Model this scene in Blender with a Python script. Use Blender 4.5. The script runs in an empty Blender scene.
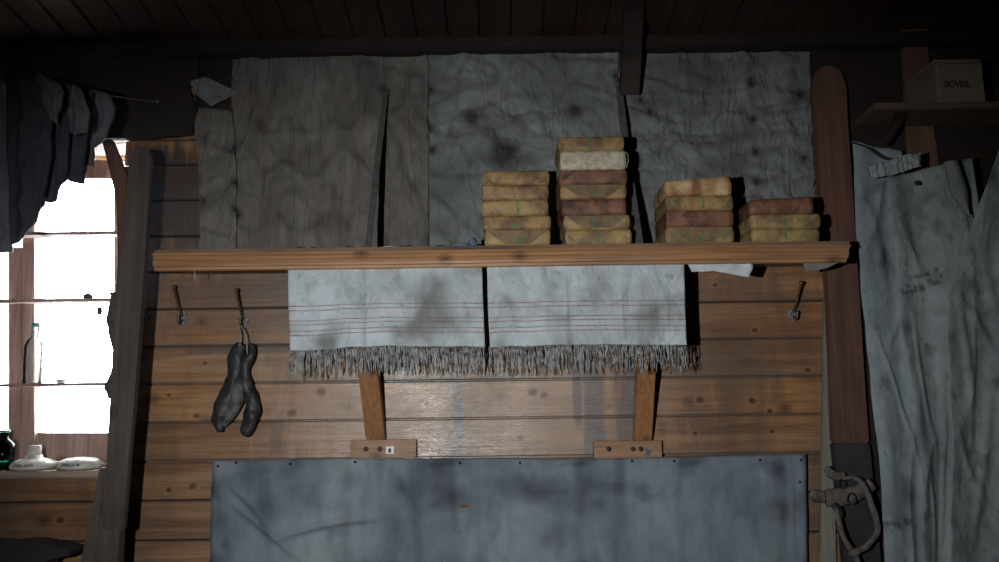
import bpy, bmesh, math, random
from mathutils import Vector, Matrix, noise
random.seed(7)
PI = math.pi
# ------------------------------------------------------------------ camera
F = 808.0; HZ = 400.0; CAMY = -2.1; CAMZ = 1.3; ROLL = math.radians(-0.75)
sc = bpy.context.scene
cam = bpy.data.cameras.new('camera'); camo = bpy.data.objects.new('camera', cam)
sc.collection.objects.link(camo); sc.camera = camo
cam.sensor_width = 36; cam.lens = F*36/999; cam.clip_start = .02
CM = Matrix.Rotation(PI/2+math.atan((HZ-281)/F), 3, 'X') @ Matrix.Rotation(ROLL, 3, 'Z')
camo.matrix_world = Matrix.Translation((0, CAMY, CAMZ)) @ CM.to_4x4()
def W(px, py, y=0.0):
    d = CM @ Vector(((px-499.5)/F, (281-py)/F, -1))
    t = (y-CAMY)/d.y
    return Vector((d.x*t, y, CAMZ+d.z*t))
# ------------------------------------------------------------------ light
w = bpy.data.worlds.new('sky'); sc.world = w; w.use_nodes = True
w.node_tree.nodes['Background'].inputs[0].default_value = (.86, .93, 1, 1)
w.node_tree.nodes['Background'].inputs[1].default_value = 36.0
def light(name, kind, loc, power, color, target=None, **kw):
    l = bpy.data.lights.new(name, kind); l.energy = power; l.color = color
    for k, v in kw.items(): setattr(l, k, v)
    o = bpy.data.objects.new(name, l); sc.collection.objects.link(o); o.location = loc
    if target is not None:
        o.rotation_euler = (Vector(target)-Vector(loc)).to_track_quat('-Z', 'Y').to_euler()
    return o
fl = light('camera_flash', 'SPOT', (-.29, -2.1, 1.315), 98, (.97, .985, 1), W(510, 400), spot_size=math.radians(70), spot_blend=1.0, shadow_soft_size=.014)
fl.scale = (1.38, 1, 1)      # the flash reflector spreads wider than high
wc = W(30, 310, .2); po = light('daylight_portal', 'AREA', (-1.27, .2, wc.z), 1, (1, 1, 1), (-1.27, -1, wc.z), shape='RECTANGLE', size=.62, size_y=.95)
po.data.cycles.is_portal = True
sc.view_settings.view_transform = 'Standard'; sc.view_settings.look = 'None'
sc.view_settings.exposure = 0.0; sc.view_settings.gamma = 1; sc.view_settings.use_curve_mapping = False
# ------------------------------------------------------------------ helpers
ORG = {}
def finish(o, label=None, cat=None, group=None, kind=None):
    if label: o['label'] = label
    if cat: o['category'] = cat
    if group: o['group'] = group
    if kind: o['kind'] = kind
    return o
def thing(name, loc, label=None, cat=None, group=None, kind=None):
    o = bpy.data.objects.new(name, None); sc.collection.objects.link(o)
    o.empty_display_size = .05; o.location = loc; ORG[o.name] = Vector(loc)
    return finish(o, label, cat, group, kind)
def build(name, geo, mat, parent=None, smooth=False, label=None, cat=None, group=None, kind=None, attr=None, uv=None):
    vs, fs = geo
    xs = [v[0] for v in vs]; ys = [v[1] for v in vs]; zs = [v[2] for v in vs]
    org = Vector(((min(xs)+max(xs))/2, (min(ys)+max(ys))/2, min(zs)))
    me = bpy.data.meshes.new(name)
    me.from_pydata([tuple(Vector(v)-org) for v in vs], [], fs)
    if attr:
        a = me.attributes.new('stain', 'FLOAT', 'POINT')
        a.data.foreach_set('value', attr)
    if uv:
        l = me.uv_layers.new(name='uv')
        for lp in me.loops: l.data[lp.index].uv = uv[lp.vertex_index]
    me.validate(); 
    bm = bmesh.new(); bm.from_mesh(me); bmesh.ops.recalc_face_normals(bm, faces=bm.faces); bm.to_mesh(me); bm.free()
    if smooth:
        me.polygons.foreach_set('use_smooth', [True]*len(me.polygons))
    me.materials.append(mat)
    o = bpy.data.objects.new(name, me); sc.collection.objects.link(o)
    ORG[o.name] = org
    if parent:
        o.parent = parent; o.location = org-ORG[parent.name]
    else: o.location = org
    return finish(o, label, cat, group, kind)
def join(*gs):
    V = []; Fc = []
    for vs, fs in gs:
        n = len(V); V += list(vs); Fc += [tuple(i+n for i in f) for f in fs]
    return V, Fc
def box(x0, x1, y0, y1, z0, z1, b=0.0):
    bm = bmesh.new(); bmesh.ops.create_cube(bm, size=1)
    for v in bm.verts:
        v.co = Vector(((x0+x1)/2+v.co.x*(x1-x0), (y0+y1)/2+v.co.y*(y1-y0), (z0+z1)/2+v.co.z*(z1-z0)))
    if b: bmesh.ops.bevel(bm, geom=bm.edges[:], offset=b, segments=2, affect='EDGES')
    bm.verts.index_update()
    r = ([v.co.copy() for v in bm.verts], [tuple(v.index for v in f.verts) for f in bm.faces]); bm.free()
    return r
def prism(poly, t, b=0.0, n=0, axis=Vector((0, 1, 0))):
    """poly: world points of the front outline; extruded by t along axis"""
    vs = [Vector(p) for p in poly]; k = len(vs)
    bm = bmesh.new()
    a = [bm.verts.new(v) for v in vs]; c = [bm.verts.new(v+axis*t) for v in vs]
    bm.faces.new(a); bm.faces.new(c[::-1])
    for i in range(k): bm.faces.new((a[i], c[i], c[(i+1) % k], a[(i+1) % k]))
    if b: bmesh.ops.bevel(bm, geom=bm.edges[:], offset=b, segments=2, affect='EDGES')
    bm.verts.index_update()
    r = ([v.co.copy() for v in bm.verts], [tuple(v.index for v in f.verts) for f in bm.faces]); bm.free()
    return r
def tube(pts, rad, seg=8, flat=1.0, up=Vector((0, 1, 0)), jit=0.0):
    """loft along pts; flat scales the radius along 'up' direction"""
    pts = [Vector(p) for p in pts]; n = len(pts)
    if not hasattr(rad, '__len__'): rad = [rad]*n
    V = []; Fc = []
    for i, p in enumerate(pts):
        t = (pts[min(i+1, n-1)]-pts[max(i-1, 0)]).normalized()
        s = t.cross(up)
        if s.length < .05: s = t.cross(Vector((1, 0, 0)))
        s.normalize(); u = s.cross(t).normalized()
        for k in range(seg):
            a = 2*PI*k/seg
            q = p+s*math.cos(a)*rad[i]+u*math.sin(a)*rad[i]*flat
            if jit: q += noise.noise_vector(q*40)*jit
            V.append(q)
    for i in range(n-1):
        for k in range(seg):
            Fc.append((i*seg+k, i*seg+(k+1) % seg, (i+1)*seg+(k+1) % seg, (i+1)*seg+k))
    Fc.append(tuple(range(seg))[::-1]); Fc.append(tuple((n-1)*seg+k for k in range(seg)))
    return V, Fc
def smoothpts(pts, sub=6):
    pts = [Vector(p) for p in pts]; out = []
    n = len(pts)
    for i in range(n-1):
        p0, p1, p2, p3 = pts[max(i-1, 0)], pts[i], pts[i+1], pts[min(i+2, n-1)]
        for s in range(sub):
            t = s/sub
            out.append(.5*((2*p1)+(p2-p0)*t+(2*p0-5*p1+4*p2-p3)*t*t+(3*p1-p0-3*p2+p3)*t**3))
    out.append(pts[-1]); return out
def interp(vals, n):
    m = len(vals)-1; r = []
    for i in range(n):
        t = i/(n-1)*m; k = min(int(t), m-1); r.append(vals[k]*(1-(t-k))+vals[k+1]*(t-k))
    return r
def lathe(prof, c, seg=24, axis='Z'):
    V = []; Fc = []
    for r, h in prof:
        for k in range(seg):
            a = 2*PI*k/seg
            q = Vector((r*math.cos(a), r*math.sin(a), h))
            if axis == 'Y': q = Vector((q.x, -q.z, q.y))
            V.append(Vector(c)+q)
    for i in range(len(prof)-1):
        for k in range(seg):
            Fc.append((i*seg+k, i*seg+(k+1) % seg, (i+1)*seg+(k+1) % seg, (i+1)*seg+k))
    Fc.append(tuple(range(seg))[::-1]); Fc.append(tuple((len(prof)-1)*seg+k for k in range(seg)))
    return V, Fc
def ball(c, r, seg=10):
    pr = [(max(r*math.sin(PI*i/6), r*.02), -r*math.cos(PI*i/6)) for i in range(7)]
    return lathe(pr, c, seg)
def poly_at(pl, t):
    """point at arc fraction t of a 2D polyline"""
    L = [0]
    for a, b in zip(pl, pl[1:]): L.append(L[-1]+math.hypot(b[0]-a[0], b[1]-a[1]))
    s = t*L[-1]
    for i in range(len(pl)-1):
        if s <= L[i+1]+1e-9:
            k = 0 if L[i+1] == L[i] else (s-L[i])/(L[i+1]-L[i])
            return (pl[i][0]*(1-k)+pl[i+1][0]*k, pl[i][1]*(1-k)+pl[i+1][1]*k)
    return pl[-1]
def rag(pl, amp, n, seed=0):
    out = []
    for i in range(n+1):
        x, y = poly_at(pl, i/n)
        if 0 < i < n:
            v = noise.noise_vector(Vector((x*.21+seed*9.1, y*.21, seed)))
            v2 = noise.noise_vector(Vector((x*.05+seed*9.1, y*.05, seed+4)))
            x += (v.x*.5+v2.x)*amp; y += (v.y*.5+v2.y)*amp
        out.append((x, y))
    return out
def cloth(top, bottom, left, right, nu, nv, y, disp, t=.0015, stain=None, yf=None):
    """Coons patch between four outlines, pushed out of its plane by disp(u,v,px,py) metres towards the room"""
    V = []; S = []; UV = []
    c00, c10, c01, c11 = top[0], top[-1], bottom[0], bottom[-1]
    T = [poly_at(top, i/nu) for i in range(nu+1)]; B = [poly_at(bottom, i/nu) for i in range(nu+1)]
    L = [poly_at(left, j/nv) for j in range(nv+1)]; R = [poly_at(right, j/nv) for j in range(nv+1)]
    for j in range(nv+1):
        v = j/nv
        for i in range(nu+1):
            u = i/nu; q = []
            for k in (0, 1):
                q.append((1-v)*T[i][k]+v*B[i][k]+(1-u)*L[j][k]+u*R[j][k]
                         - ((1-u)*(1-v)*c00[k]+u*(1-v)*c10[k]+(1-u)*v*c01[k]+u*v*c11[k]))
            p = W(q[0], q[1], y if yf is None else yf(u, v))
            p.y -= disp(u, v, q[0], q[1])
            V.append(p); UV.append((u, v)); S.append(stain(u, v, q[0], q[1]) if stain else 0.0)
    n = len(V); m = nu+1
    V += [p+Vector((0, t, 0)) for p in V]; S += S; UV += UV
    Fc = []
    for j in range(nv):
        for i in range(nu):
            a = j*m+i
            Fc.append((a, a+1, a+m+1, a+m)); Fc.append((n+a, n+a+m, n+a+m+1, n+a+1))
    rim = [i for i in range(m)]+[j*m+nu for j in range(1, nv+1)]+[nv*m+i for i in range(nu-1, -1, -1)]+[j*m for j in range(nv-1, 0, -1)]
    for a, b in zip(rim, rim[1:]+rim[:1]): Fc.append((a, n+a, n+b, b))
    return (V, Fc), S, UV
def sheet(name, mat, parent=None, args=None, **kw):
    keys = ('label', 'cat', 'group', 'kind'); tg = {k: kw.pop(k) for k in keys if k in kw}
    g, s, uv = cloth(*args, **kw)
    return build(name, g, mat, parent, True, attr=s, uv=uv, **tg)
def fbm(x, y, s=0.0, o=3):
    r = 0; a = 1; f = 1
    for k in range(o):
        r += a*noise.noise(Vector((x*f+s*13.7, y*f-s*5.1, s+k*3.3))); a *= .5; f *= 2
    return r
def ridge(x, y, s=0.0):
    wx = x+.7*fbm(x*.6, y*.6, s+2, 2); wy = y+.7*fbm(x*.6, y*.6, s+7, 2)
    return max(0, 1-abs(noise.noise(Vector((wx, wy, s)))*3.2))**2
def crease(px, py, segs):
    """segs: (x0,y0,x1,y1,width px,height m, bow) summed smooth ridges"""
    d = 0
    for x0, y0, x1, y1, wd, h, bow in segs:
        dx, dy = x1-x0, y1-y0; L2 = dx*dx+dy*dy
        t = ((px-x0)*dx+(py-y0)*dy)/L2
        if -.15 < t < 1.15:
            tc = min(1, max(0, t)); L = math.sqrt(L2)
            s = ((px-x0)*dy-(py-y0)*dx)/L - bow*math.sin(PI*tc)
            e = math.exp(-(s/wd)**2)*max(0, math.sin(PI*(t+.15)/1.3))
            d += h*e
    return d
# ------------------------------------------------------------------ materials
def nt(name):
    m = bpy.data.materials.new(name); m.use_nodes = True; t = m.node_tree
    return m, t, t.nodes['Principled BSDF']
def N(t, ty, **kw):
    n = t.nodes.new(ty)
    for k, v in kw.items():
        if k.startswith('i_'):
            key = k[2:]; key = int(key) if key.isdigit() else key.replace('_', ' ')
            n.inputs[key].default_value = v
        else: setattr(n, k, v)
    return n
def c4(c): return (c[0], c[1], c[2], 1)
def mix(t, a, b, f, mode='MIX'):
    n = t.nodes.new('ShaderNodeMix'); n.data_type = 'RGBA'; n.blend_type = mode
    for key, val in ((0, f), (6, a), (7, b)):
        if hasattr(val, 'links') or hasattr(val, 'is_linked'): t.links.new(val, n.inputs[key])
        else: n.inputs[key].default_value = c4(val) if isinstance(val, tuple) else val
    return n.outputs[2]
def ramp(t, src, stops):
    n = t.nodes.new('ShaderNodeValToRGB'); e = n.color_ramp.elements
    while len(e) < len(stops): e.new(.5)
    for k, (p, c) in enumerate(stops):
        e[k].position = p; e[k].color = c4(c) if isinstance(c, tuple) else (c, c, c, 1)
    t.links.new(src, n.inputs[0]); return n.outputs[0]
def math_(t, op, a, b=None, clamp=False):
    n = t.nodes.new('ShaderNodeMath'); n.operation = op; n.use_clamp = clamp
    for k, v in ((0, a), (1, b)):
        if v is None: continue
        if hasattr(v, 'is_linked'): t.links.new(v, n.inputs[k])
        else: n.inputs[k].default_value = v
    return n.outputs[0]
def noise_(t, vec, scale, detail=4, rough=.55, dist=0):
    n = N(t, 'ShaderNodeTexNoise', i_Scale=scale, i_Detail=detail, i_Roughness=rough, i_Distortion=dist)
    t.links.new(vec, n.inputs['Vector']); return n.outputs['Fac']
def mapping(t, vec, scale=(1, 1, 1), loc=(0, 0, 0), rot=(0, 0, 0)):
    n = N(t, 'ShaderNodeMapping'); n.inputs['Scale'].default_value = scale; n.inputs['Location'].default_value = loc; n.inputs['Rotation'].default_value = rot
    if vec is not None: t.links.new(vec, n.inputs['Vector'])
    return n.outputs[0]
def objco(t, world=False):
    if world: return N(t, 'ShaderNodeNewGeometry').outputs['Position']
    tc = N(t, 'ShaderNodeTexCoord'); oi = N(t, 'ShaderNodeObjectInfo')
    v = t.nodes.new('ShaderNodeVectorMath'); v.operation = 'ADD'
    t.links.new(tc.outputs['Object'], v.inputs[0])
    s = t.nodes.new('ShaderNodeVectorMath'); s.operation = 'SCALE'; s.inputs[0].default_value = (7.3, 3.1, 5.7)
    t.links.new(oi.outputs['Random'], s.inputs['Scale']); t.links.new(s.outputs[0], v.inputs[1])
    return v.outputs[0]
def bump(t, b, h, strength, dist=.002):
    n = N(t, 'ShaderNodeBump', i_Strength=strength, i_Distance=dist)
    t.links.new(h, n.inputs['Height']); t.links.new(n.outputs[0], b.inputs['Normal'])
def fabric(name, c1, c2, scale=6, weave=900, rough=.9, stain=(.03, .028, .025), bs=.4, spot=None, stripes=None, stretch=(1, 1, 1), crinkle=0, cscale=9):
    m, t, b = nt(name); v = objco(t)
    v = mapping(t, v, stretch)
    n1 = noise_(t, v, scale, 6, .6, .3); n2 = noise_(t, v, scale*5, 5, .65)
    col = mix(t, c1, c2, ramp(t, n1, [(.3, 0.), (.7, 1.)]))
    g = ramp(t, n2, [(.25, .72), (.6, 1.)]); col = mix(t, col, g, .75, 'MULTIPLY')
    if spot:
        n3 = noise_(t, v, scale*2.3, 4, .5, .8)
        col = mix(t, col, spot[0], math_(t, 'MULTIPLY', ramp(t, n3, [(.58, 0.), (.75, 1.)]), spot[1]))
    if stripes:
        uvn = N(t, 'ShaderNodeUVMap'); uvn.uv_map = 'uv'
        sp = N(t, 'ShaderNodeSeparateXYZ'); t.links.new(uvn.outputs[0], sp.inputs[0])
        tot = None
        for s in stripes:
            d = math_(t, 'ABSOLUTE', math_(t, 'SUBTRACT', sp.outputs[1], s))
            q = math_(t, 'LESS_THAN', d, .0065)
            tot = q if tot is None else math_(t, 'ADD', tot, q, True)
        col = mix(t, col, (.25, .075, .07), math_(t, 'MULTIPLY', tot, ramp(t, n2, [(.3, .25), (.6, .8)])))
    hc = None
    if crinkle:
        q1 = noise_(t, v, cscale, 3, .5, 1.6); q2 = noise_(t, mapping(t, v, (1.6, 1, .7), (3, 1, 2), (0, .6, 0)), cscale*2.1, 3, .5, 1.2)
        l1 = ramp(t, math_(t, 'ABSOLUTE', math_(t, 'SUBTRACT', q1, .5)), [(0., 1.), (.045, 0.)])
        l2 = ramp(t, math_(t, 'ABSOLUTE', math_(t, 'SUBTRACT', q2, .5)), [(0., .7), (.05, 0.)])
        hc = math_(t, 'MULTIPLY', math_(t, 'ADD', l1, l2), ramp(t, n1, [(.35, .15), (.65, 1.)]))
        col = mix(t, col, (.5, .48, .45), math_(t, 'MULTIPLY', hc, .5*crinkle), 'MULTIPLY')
        hq = math_(t, 'ADD', math_(t, 'ABSOLUTE', math_(t, 'SUBTRACT', q1, .5)), math_(t, 'ABSOLUTE', math_(t, 'SUBTRACT', q2, .5)))
    a = N(t, 'ShaderNodeAttribute', attribute_name='stain')
    col = mix(t, col, stain, a.outputs['Fac'])
    t.links.new(col, b.inputs['Base Color']); b.inputs['Roughness'].default_value = rough
    wv = noise_(t, v, weave, 2, .5); h = math_(t, 'ADD', math_(t, 'MULTIPLY', n2, .9), math_(t, 'MULTIPLY', wv, .25))
    if crinkle: h = math_(t, 'ADD', h, math_(t, 'MULTIPLY', hq, 9.0*crinkle))
    bump(t, b, h, bs, .004)
    b.inputs['Specular IOR Level'].default_value = .25
    return m
def wood(name, c1, c2, dark=(.03, .017, .009), axis=0, rough=.55, grain=1.0, grime=.5, grimecol=(.05, .045, .04), world=False, boards=None, spec=.4, bs=.35, patches=None, seam=0, knots=()):
    m, t, b = nt(name); v0 = objco(t, world); v = v0
    off = None
    if boards:                       # boards = (axis, start, pitch): shift the grain and tint per board
        sp = N(t, 'ShaderNodeSeparateXYZ'); t.links.new(v0, sp.inputs[0])
        k = math_(t, 'FLOOR', math_(t, 'DIVIDE', math_(t, 'SUBTRACT', sp.outputs[boards[0]], boards[1]), boards[2]))
        wn = N(t, 'ShaderNodeTexWhiteNoise', noise_dimensions='1D'); t.links.new(k, wn.inputs['W'])
        vm = t.nodes.new('ShaderNodeVectorMath'); vm.operation = 'MULTIPLY_ADD'
        t.links.new(wn.outputs['Color'], vm.inputs[0]); vm.inputs[1].default_value = (9, 9, 9); t.links.new(v0, vm.inputs[2])
        v = vm.outputs[0]; off = wn.outputs['Value']
    st = [14.0, 14.0, 14.0]; st[axis] = 1.0
    vg = mapping(t, v, tuple(st))
    n1 = noise_(t, vg, 1.6*grain, 6, .62, 1.1)          # broad figure
    st2 = [90.0, 90.0, 90.0]; st2[axis] = 2.5
    n2 = noise_(t, mapping(t, v, tuple(st2)), 1.5*grain, 5, .7)
    col = mix(t, c1, c2, ramp(t, n1, [(.3, 0.), (.68, 1.)]))
    col = mix(t, col, ramp(t, n2, [(.3, .45), (.62, 1.)]), .75, 'MULTIPLY')
    sk = [11.0, 11.0, 11.0]; sk[axis] = 4.0
    vo = N(t, 'ShaderNodeTexVoronoi', i_Scale=1.0, voronoi_dimensions='2D')
    sk = [7.5, 7.5, 7.5]; sk[axis] = 5.6; sx_ = N(t, 'ShaderNodeSeparateXYZ'); t.links.new(mapping(t, v, tuple(sk)), sx_.inputs[0])
    cb = N(t, 'ShaderNodeCombineXYZ'); t.links.new(sx_.outputs[0 if axis != 1 else 1], cb.inputs[0]); t.links.new(sx_.outputs[2], cb.inputs[1])
    t.links.new(cb.outputs[0], vo.inputs['Vector'])
    kd = math_(t, 'ADD', vo.outputs['Distance'], math_(t, 'MULTIPLY', n2, .06))
    cr_ = N(t, 'ShaderNodeSeparateColor'); t.links.new(vo.outputs['Color'], cr_.inputs[0])
    kd = math_(t, 'ADD', kd, math_(t, 'MULTIPLY', ramp(t, cr_.outputs[0], [(.45, 0.), (.5, 1.)]), 1.0))
    kn = ramp(t, kd, [(.06, 1.), (.085, .5), (.1, .75), (.15, .15), (.2, 0.)])
    col = mix(t, col, dark, math_(t, 'MULTIPLY', kn, .75))
    n3 = noise_(t, v0, 2.6, 6, .65, .4)
    col = mix(t, col, grimecol, math_(t, 'MULTIPLY', ramp(t, n3, [(.42, 0.), (.68, 1.)]), grime))
    if off is not None:
        col = mix(t, col, ramp(t, off, [(0., (.62, .6, .6)), (.5, (1., .95, .9)), (1., (1., .82, .66))]), .8, 'MULTIPLY')
    if boards and seam:              # dust and soot caught along the joints
        fz = math_(t, 'FRACT', math_(t, 'DIVIDE', math_(t, 'SUBTRACT', sp.outputs[boards[0]], boards[1]), boards[2]))
        ed = math_(t, 'ABSOLUTE', math_(t, 'SUBTRACT', fz, .5))
        ed = math_(t, 'ADD', ed, math_(t, 'MULTIPLY', math_(t, 'SUBTRACT', noise_(t, mapping(t, v0, (5, 5, 20)), 1.2, 5, .7), .5), .22))
        col = mix(t, col, (.075, .062, .055), math_(t, 'MULTIPLY', ramp(t, ed, [(.43, 0.), (.49, 1.)]), seam))
        bd = math_(t, 'MULTIPLY', ramp(t, fz, [(.09, 1.), (.12, 0.)]), ramp(t, noise_(t, mapping(t, v0, (3, 3, 14)), 1.5, 4, .6), [(.38, .15), (.6, .8)]))
        col = mix(t, col, (.15, .135, .125), math_(t, 'MULTIPLY', bd, .8*seam))
        nb = noise_(t, mapping(t, v0, (4.5, 4.5, 1.1)), 1.3, 5, .65, .3)     # run marks down the boards
        col = mix(t, col, (.10, .075, .058), math_(t, 'MULTIPLY', ramp(t, nb, [(.48, 0.), (.62, 1.)]), .8*seam))
    if patches:                      # stains of the boards and painted-in flash falloff: (x, z, half width, half height, colour, strength)
        sp2 = N(t, 'ShaderNodeSeparateXYZ'); t.links.new(v0, sp2.inputs[0])
        jn = noise_(t, mapping(t, v0, (40, 40, 6)), 1.0, 3, .6)
        for (x, z, hw, hh, cc, s) in patches:
            dx = math_(t, 'DIVIDE', math_(t, 'ABSOLUTE', math_(t, 'SUBTRACT', sp2.outputs[0], x)), hw)
            dz = math_(t, 'DIVIDE', math_(t, 'ABSOLUTE', math_(t, 'SUBTRACT', sp2.outputs[2], z)), hh)
            d = math_(t, 'MAXIMUM', dx, dz)
            d = math_(t, 'ADD', d, math_(t, 'MULTIPLY', math_(t, 'SUBTRACT', jn, .5), 1.6))
            col = mix(t, col, cc, math_(t, 'MULTIPLY', ramp(t, d, [(.6, 1.), (1.1, 0.)]), s))
    if knots:                         # the larger knots of the boards: (x, z, radius)
        sk3 = N(t, 'ShaderNodeSeparateXYZ'); t.links.new(v0, sk3.inputs[0])
        jk = math_(t, 'MULTIPLY', math_(t, 'SUBTRACT', noise_(t, v0, 55, 4, .6), .5), .9)
        for (x, z, r) in knots:
            dx = math_(t, 'DIVIDE', math_(t, 'SUBTRACT', sk3.outputs[0], x), r*1.25); dz = math_(t, 'DIVIDE', math_(t, 'SUBTRACT', sk3.outputs[2], z), r)
            d = math_(t, 'SQRT', math_(t, 'ADD', math_(t, 'MULTIPLY', dx, dx), math_(t, 'MULTIPLY', dz, dz)))
            d = math_(t, 'MULTIPLY', math_(t, 'ADD', d, jk), .25)
            col = mix(t, col, ramp(t, d, [(.1, (.05, .025, .014)), (.2, (.17, .08, .035)), (.3, (.36, .19, .085))]), ramp(t, d, [(.18, .8), (.4, 0.)]))
    t.links.new(col, b.inputs['Base Color'])
    t.links.new(ramp(t, n3, [(.35, rough*.75), (.65, min(1, rough*1.6))]), b.inputs['Roughness'])
    b.inputs['Specular IOR Level'].default_value = spec
    bump(t, b, math_(t, 'ADD', n2, math_(t, 'MULTIPLY', n1, .6)), bs, .0025)
    return m
def plain(name, c, rough=.6, metal=0, var=.35, scale=30, bs=.2, spec=.4, c2=None, alpha=None):
    m, t, b = nt(name); v = objco(t); n = noise_(t, v, scale, 5, .6, .3)
    c2 = c2 or tuple(x*(1-var) for x in c)
    nf = noise_(t, v, scale*6, 5, .7)
    cc = mix(t, c2, c, ramp(t, n, [(.38, 0.), (.6, 1.)]))
    t.links.new(mix(t, cc, ramp(t, nf, [(.3, .6), (.6, 1.)]), .6, 'MULTIPLY'), b.inputs['Base Color'])
    b.inputs['Roughness'].default_value = rough; b.inputs['Metallic'].default_value = metal
    b.inputs['Specular IOR Level'].default_value = spec
    bump(t, b, n, bs, .002); return m
def glassy(name, tint=(1, 1, 1), refl=.08):
    m, t, b = nt(name); t.nodes.remove(b)
    tr = N(t, 'ShaderNodeBsdfTransparent'); tr.inputs[0].default_value = c4(tint)
    gl = N(t, 'ShaderNodeBsdfGlossy', i_Roughness=.05); fr = N(t, 'ShaderNodeFresnel', i_IOR=1.4)
    mx = N(t, 'ShaderNodeMixShader'); t.links.new(fr.outputs[0], mx.inputs[0])
    t.links.new(tr.outputs[0], mx.inputs[1]); t.links.new(gl.outputs[0], mx.inputs[2])
    t.links.new(mx.outputs[0], t.nodes['Material Output'].inputs[0]); return m

SEAM0 = W(430, 419).z      # a seam between wall boards
PITCH = (W(430, 379).z-W(430, 456).z)/2
blue = (.10, .115, .13)
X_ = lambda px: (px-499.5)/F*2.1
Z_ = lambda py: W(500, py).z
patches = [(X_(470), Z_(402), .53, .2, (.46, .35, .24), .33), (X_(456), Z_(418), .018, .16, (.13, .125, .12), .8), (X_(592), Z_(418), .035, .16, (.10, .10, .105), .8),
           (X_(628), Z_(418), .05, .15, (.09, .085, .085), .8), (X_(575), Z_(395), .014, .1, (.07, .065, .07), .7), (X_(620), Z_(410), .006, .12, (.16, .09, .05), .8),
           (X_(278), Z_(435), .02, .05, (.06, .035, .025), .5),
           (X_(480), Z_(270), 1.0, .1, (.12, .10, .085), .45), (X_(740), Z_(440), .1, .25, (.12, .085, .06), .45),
           (X_(170), Z_(190), .2, .17, (.045, .04, .04), .85), (X_(225), Z_(300), .3, .1, (.10, .075, .055), .5), (X_(720), Z_(330), .18, .2, (.12, .085, .06), .35),  # first patch: grime with the fading flash painted in
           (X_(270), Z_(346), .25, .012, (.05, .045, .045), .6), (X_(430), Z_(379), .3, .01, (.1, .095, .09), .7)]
knots = [(W(a, b).x, W(a, b).z, r*.0026) for a, b, r in ((197, 416, 3), (292, 413, 4.5), (321, 392, 4.5), (169, 395, 2), (193, 486, 4), (169, 490, 3), (700, 400, 4), (752, 401, 4), (770, 411, 3),
         (772, 431, 2.5), (695, 433, 2.5), (422, 400, 2), (455, 397, 2.2), (533, 392, 4.5), (544, 395, 3.5), (520, 438, 3), (428, 433, 2), (636, 390, 3.5), (253, 332, 2), (205, 363, 2.5), (60, 520, 4), (715, 285, 2.5), (755, 330, 3), (808, 370, 3))]
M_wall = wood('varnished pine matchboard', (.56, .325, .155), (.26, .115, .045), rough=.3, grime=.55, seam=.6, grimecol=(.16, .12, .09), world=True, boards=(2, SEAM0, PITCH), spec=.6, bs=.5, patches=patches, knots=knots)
M_dwall = wood('boards darkened for falloff', (.032, .02, .015), (.017, .012, .010), rough=.7, world=True, grime=.3, grimecol=(.02, .017, .016))  # dark brown, with the flash falloff of the upper wall painted in
M_ceil = wood('sooty ceiling boards', (.075, .036, .022), (.03, .017, .012), axis=1, rough=.7, world=True, boards=(0, 0, .085), grime=.6)
M_beam = wood('dark beam wood', (.034, .021, .016), (.018, .013, .011), rough=.75, grime=.3, grimecol=(.02, .017, .015))
M_shelf = wood('shelf pine', (.55, .30, .14), (.32, .155, .068), dark=(.06, .03, .015), rough=.42, grime=.35, grimecol=(.13, .09, .06), spec=.5)
M_shelfend = wood('shelf board pine', (.3, .17, .09), (.2, .11, .06), rough=.6, grime=.7)
M_brk = wood('bracket pine', (.42, .20, .075), (.30, .13, .05), axis=2, rough=.55, grime=.3)
M_blk = wood('bracket block pine', (.46, .25, .12), (.28, .15, .075), rough=.5, grime=.3)
M_post = wood('red brown post', (.18, .083, .05), (.115, .052, .034), axis=2, rough=.6, grime=.4)
M_pdark = plain('dark grey painted wood', (.035, .033, .033), .7)
M_grey = wood('weathered grey board', (.13, .10, .085), (.06, .047, .04), axis=2, rough=.75, grime=.6)
M_upost = wood('brown upright timber', (.2, .10, .06), (.13, .065, .042), axis=2, rough=.6, grime=.3)
M_lath = wood('pale grey lath', (.30, .27, .23), (.2, .18, .155), axis=2, rough=.8, grime=.4)
M_win = wood('window frame pine', (.60, .43, .36), (.46, .31, .25), axis=2, rough=.6, grime=.2)  # paler and pinker for the window flare, painted into the colour
M_slat = wood('pale bare slats', (.6, .48, .3), (.45, .34, .2), rough=.6, grime=.1)
M_sill = wood('window sill wood', (.5, .38, .30), (.34, .25, .19), rough=.6, grime=.4)
M_rshelf = wood('dark side shelf wood', (.17, .095, .06), (.10, .06, .04), rough=.65, grime=.5)
M_crate = wood('crate pine', (.28, .215, .155), (.2, .155, .11), rough=.7, grime=.4)
M_black = wood('blackened timber', (.03, .027, .028), (.012, .011, .012), rough=.8)
M_lin = fabric('smoke stained lining canvas', (.135, .146, .143), (.285, .305, .30), 5, stain=(.035, .032, .03), bs=.75, spot=((.10, .09, .08), .5), crinkle=1.1, cscale=3.6)
M_lin2 = fabric('brown stained lining canvas', (.12, .108, .095), (.235, .22, .20), 5, stain=(.035, .032, .03), bs=.75, spot=((.12, .085, .07), .6), crinkle=1.0, cscale=3.2, stretch=(1.7, 1, .7))
STR = [.455, .51, .635, .685, .76, .815]
M_towel = fabric('striped linen towelling', (.57, .64, .67), (.43, .475, .495), 7, stain=(.15, .145, .135), bs=.6, crinkle=.7, cscale=4, stripes=STR, spot=((.33, .33, .31), .5))
M_fringe = plain('knotted linen threads', (.36, .38, .39), .9, c2=(.10, .09, .08), scale=70)
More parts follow.
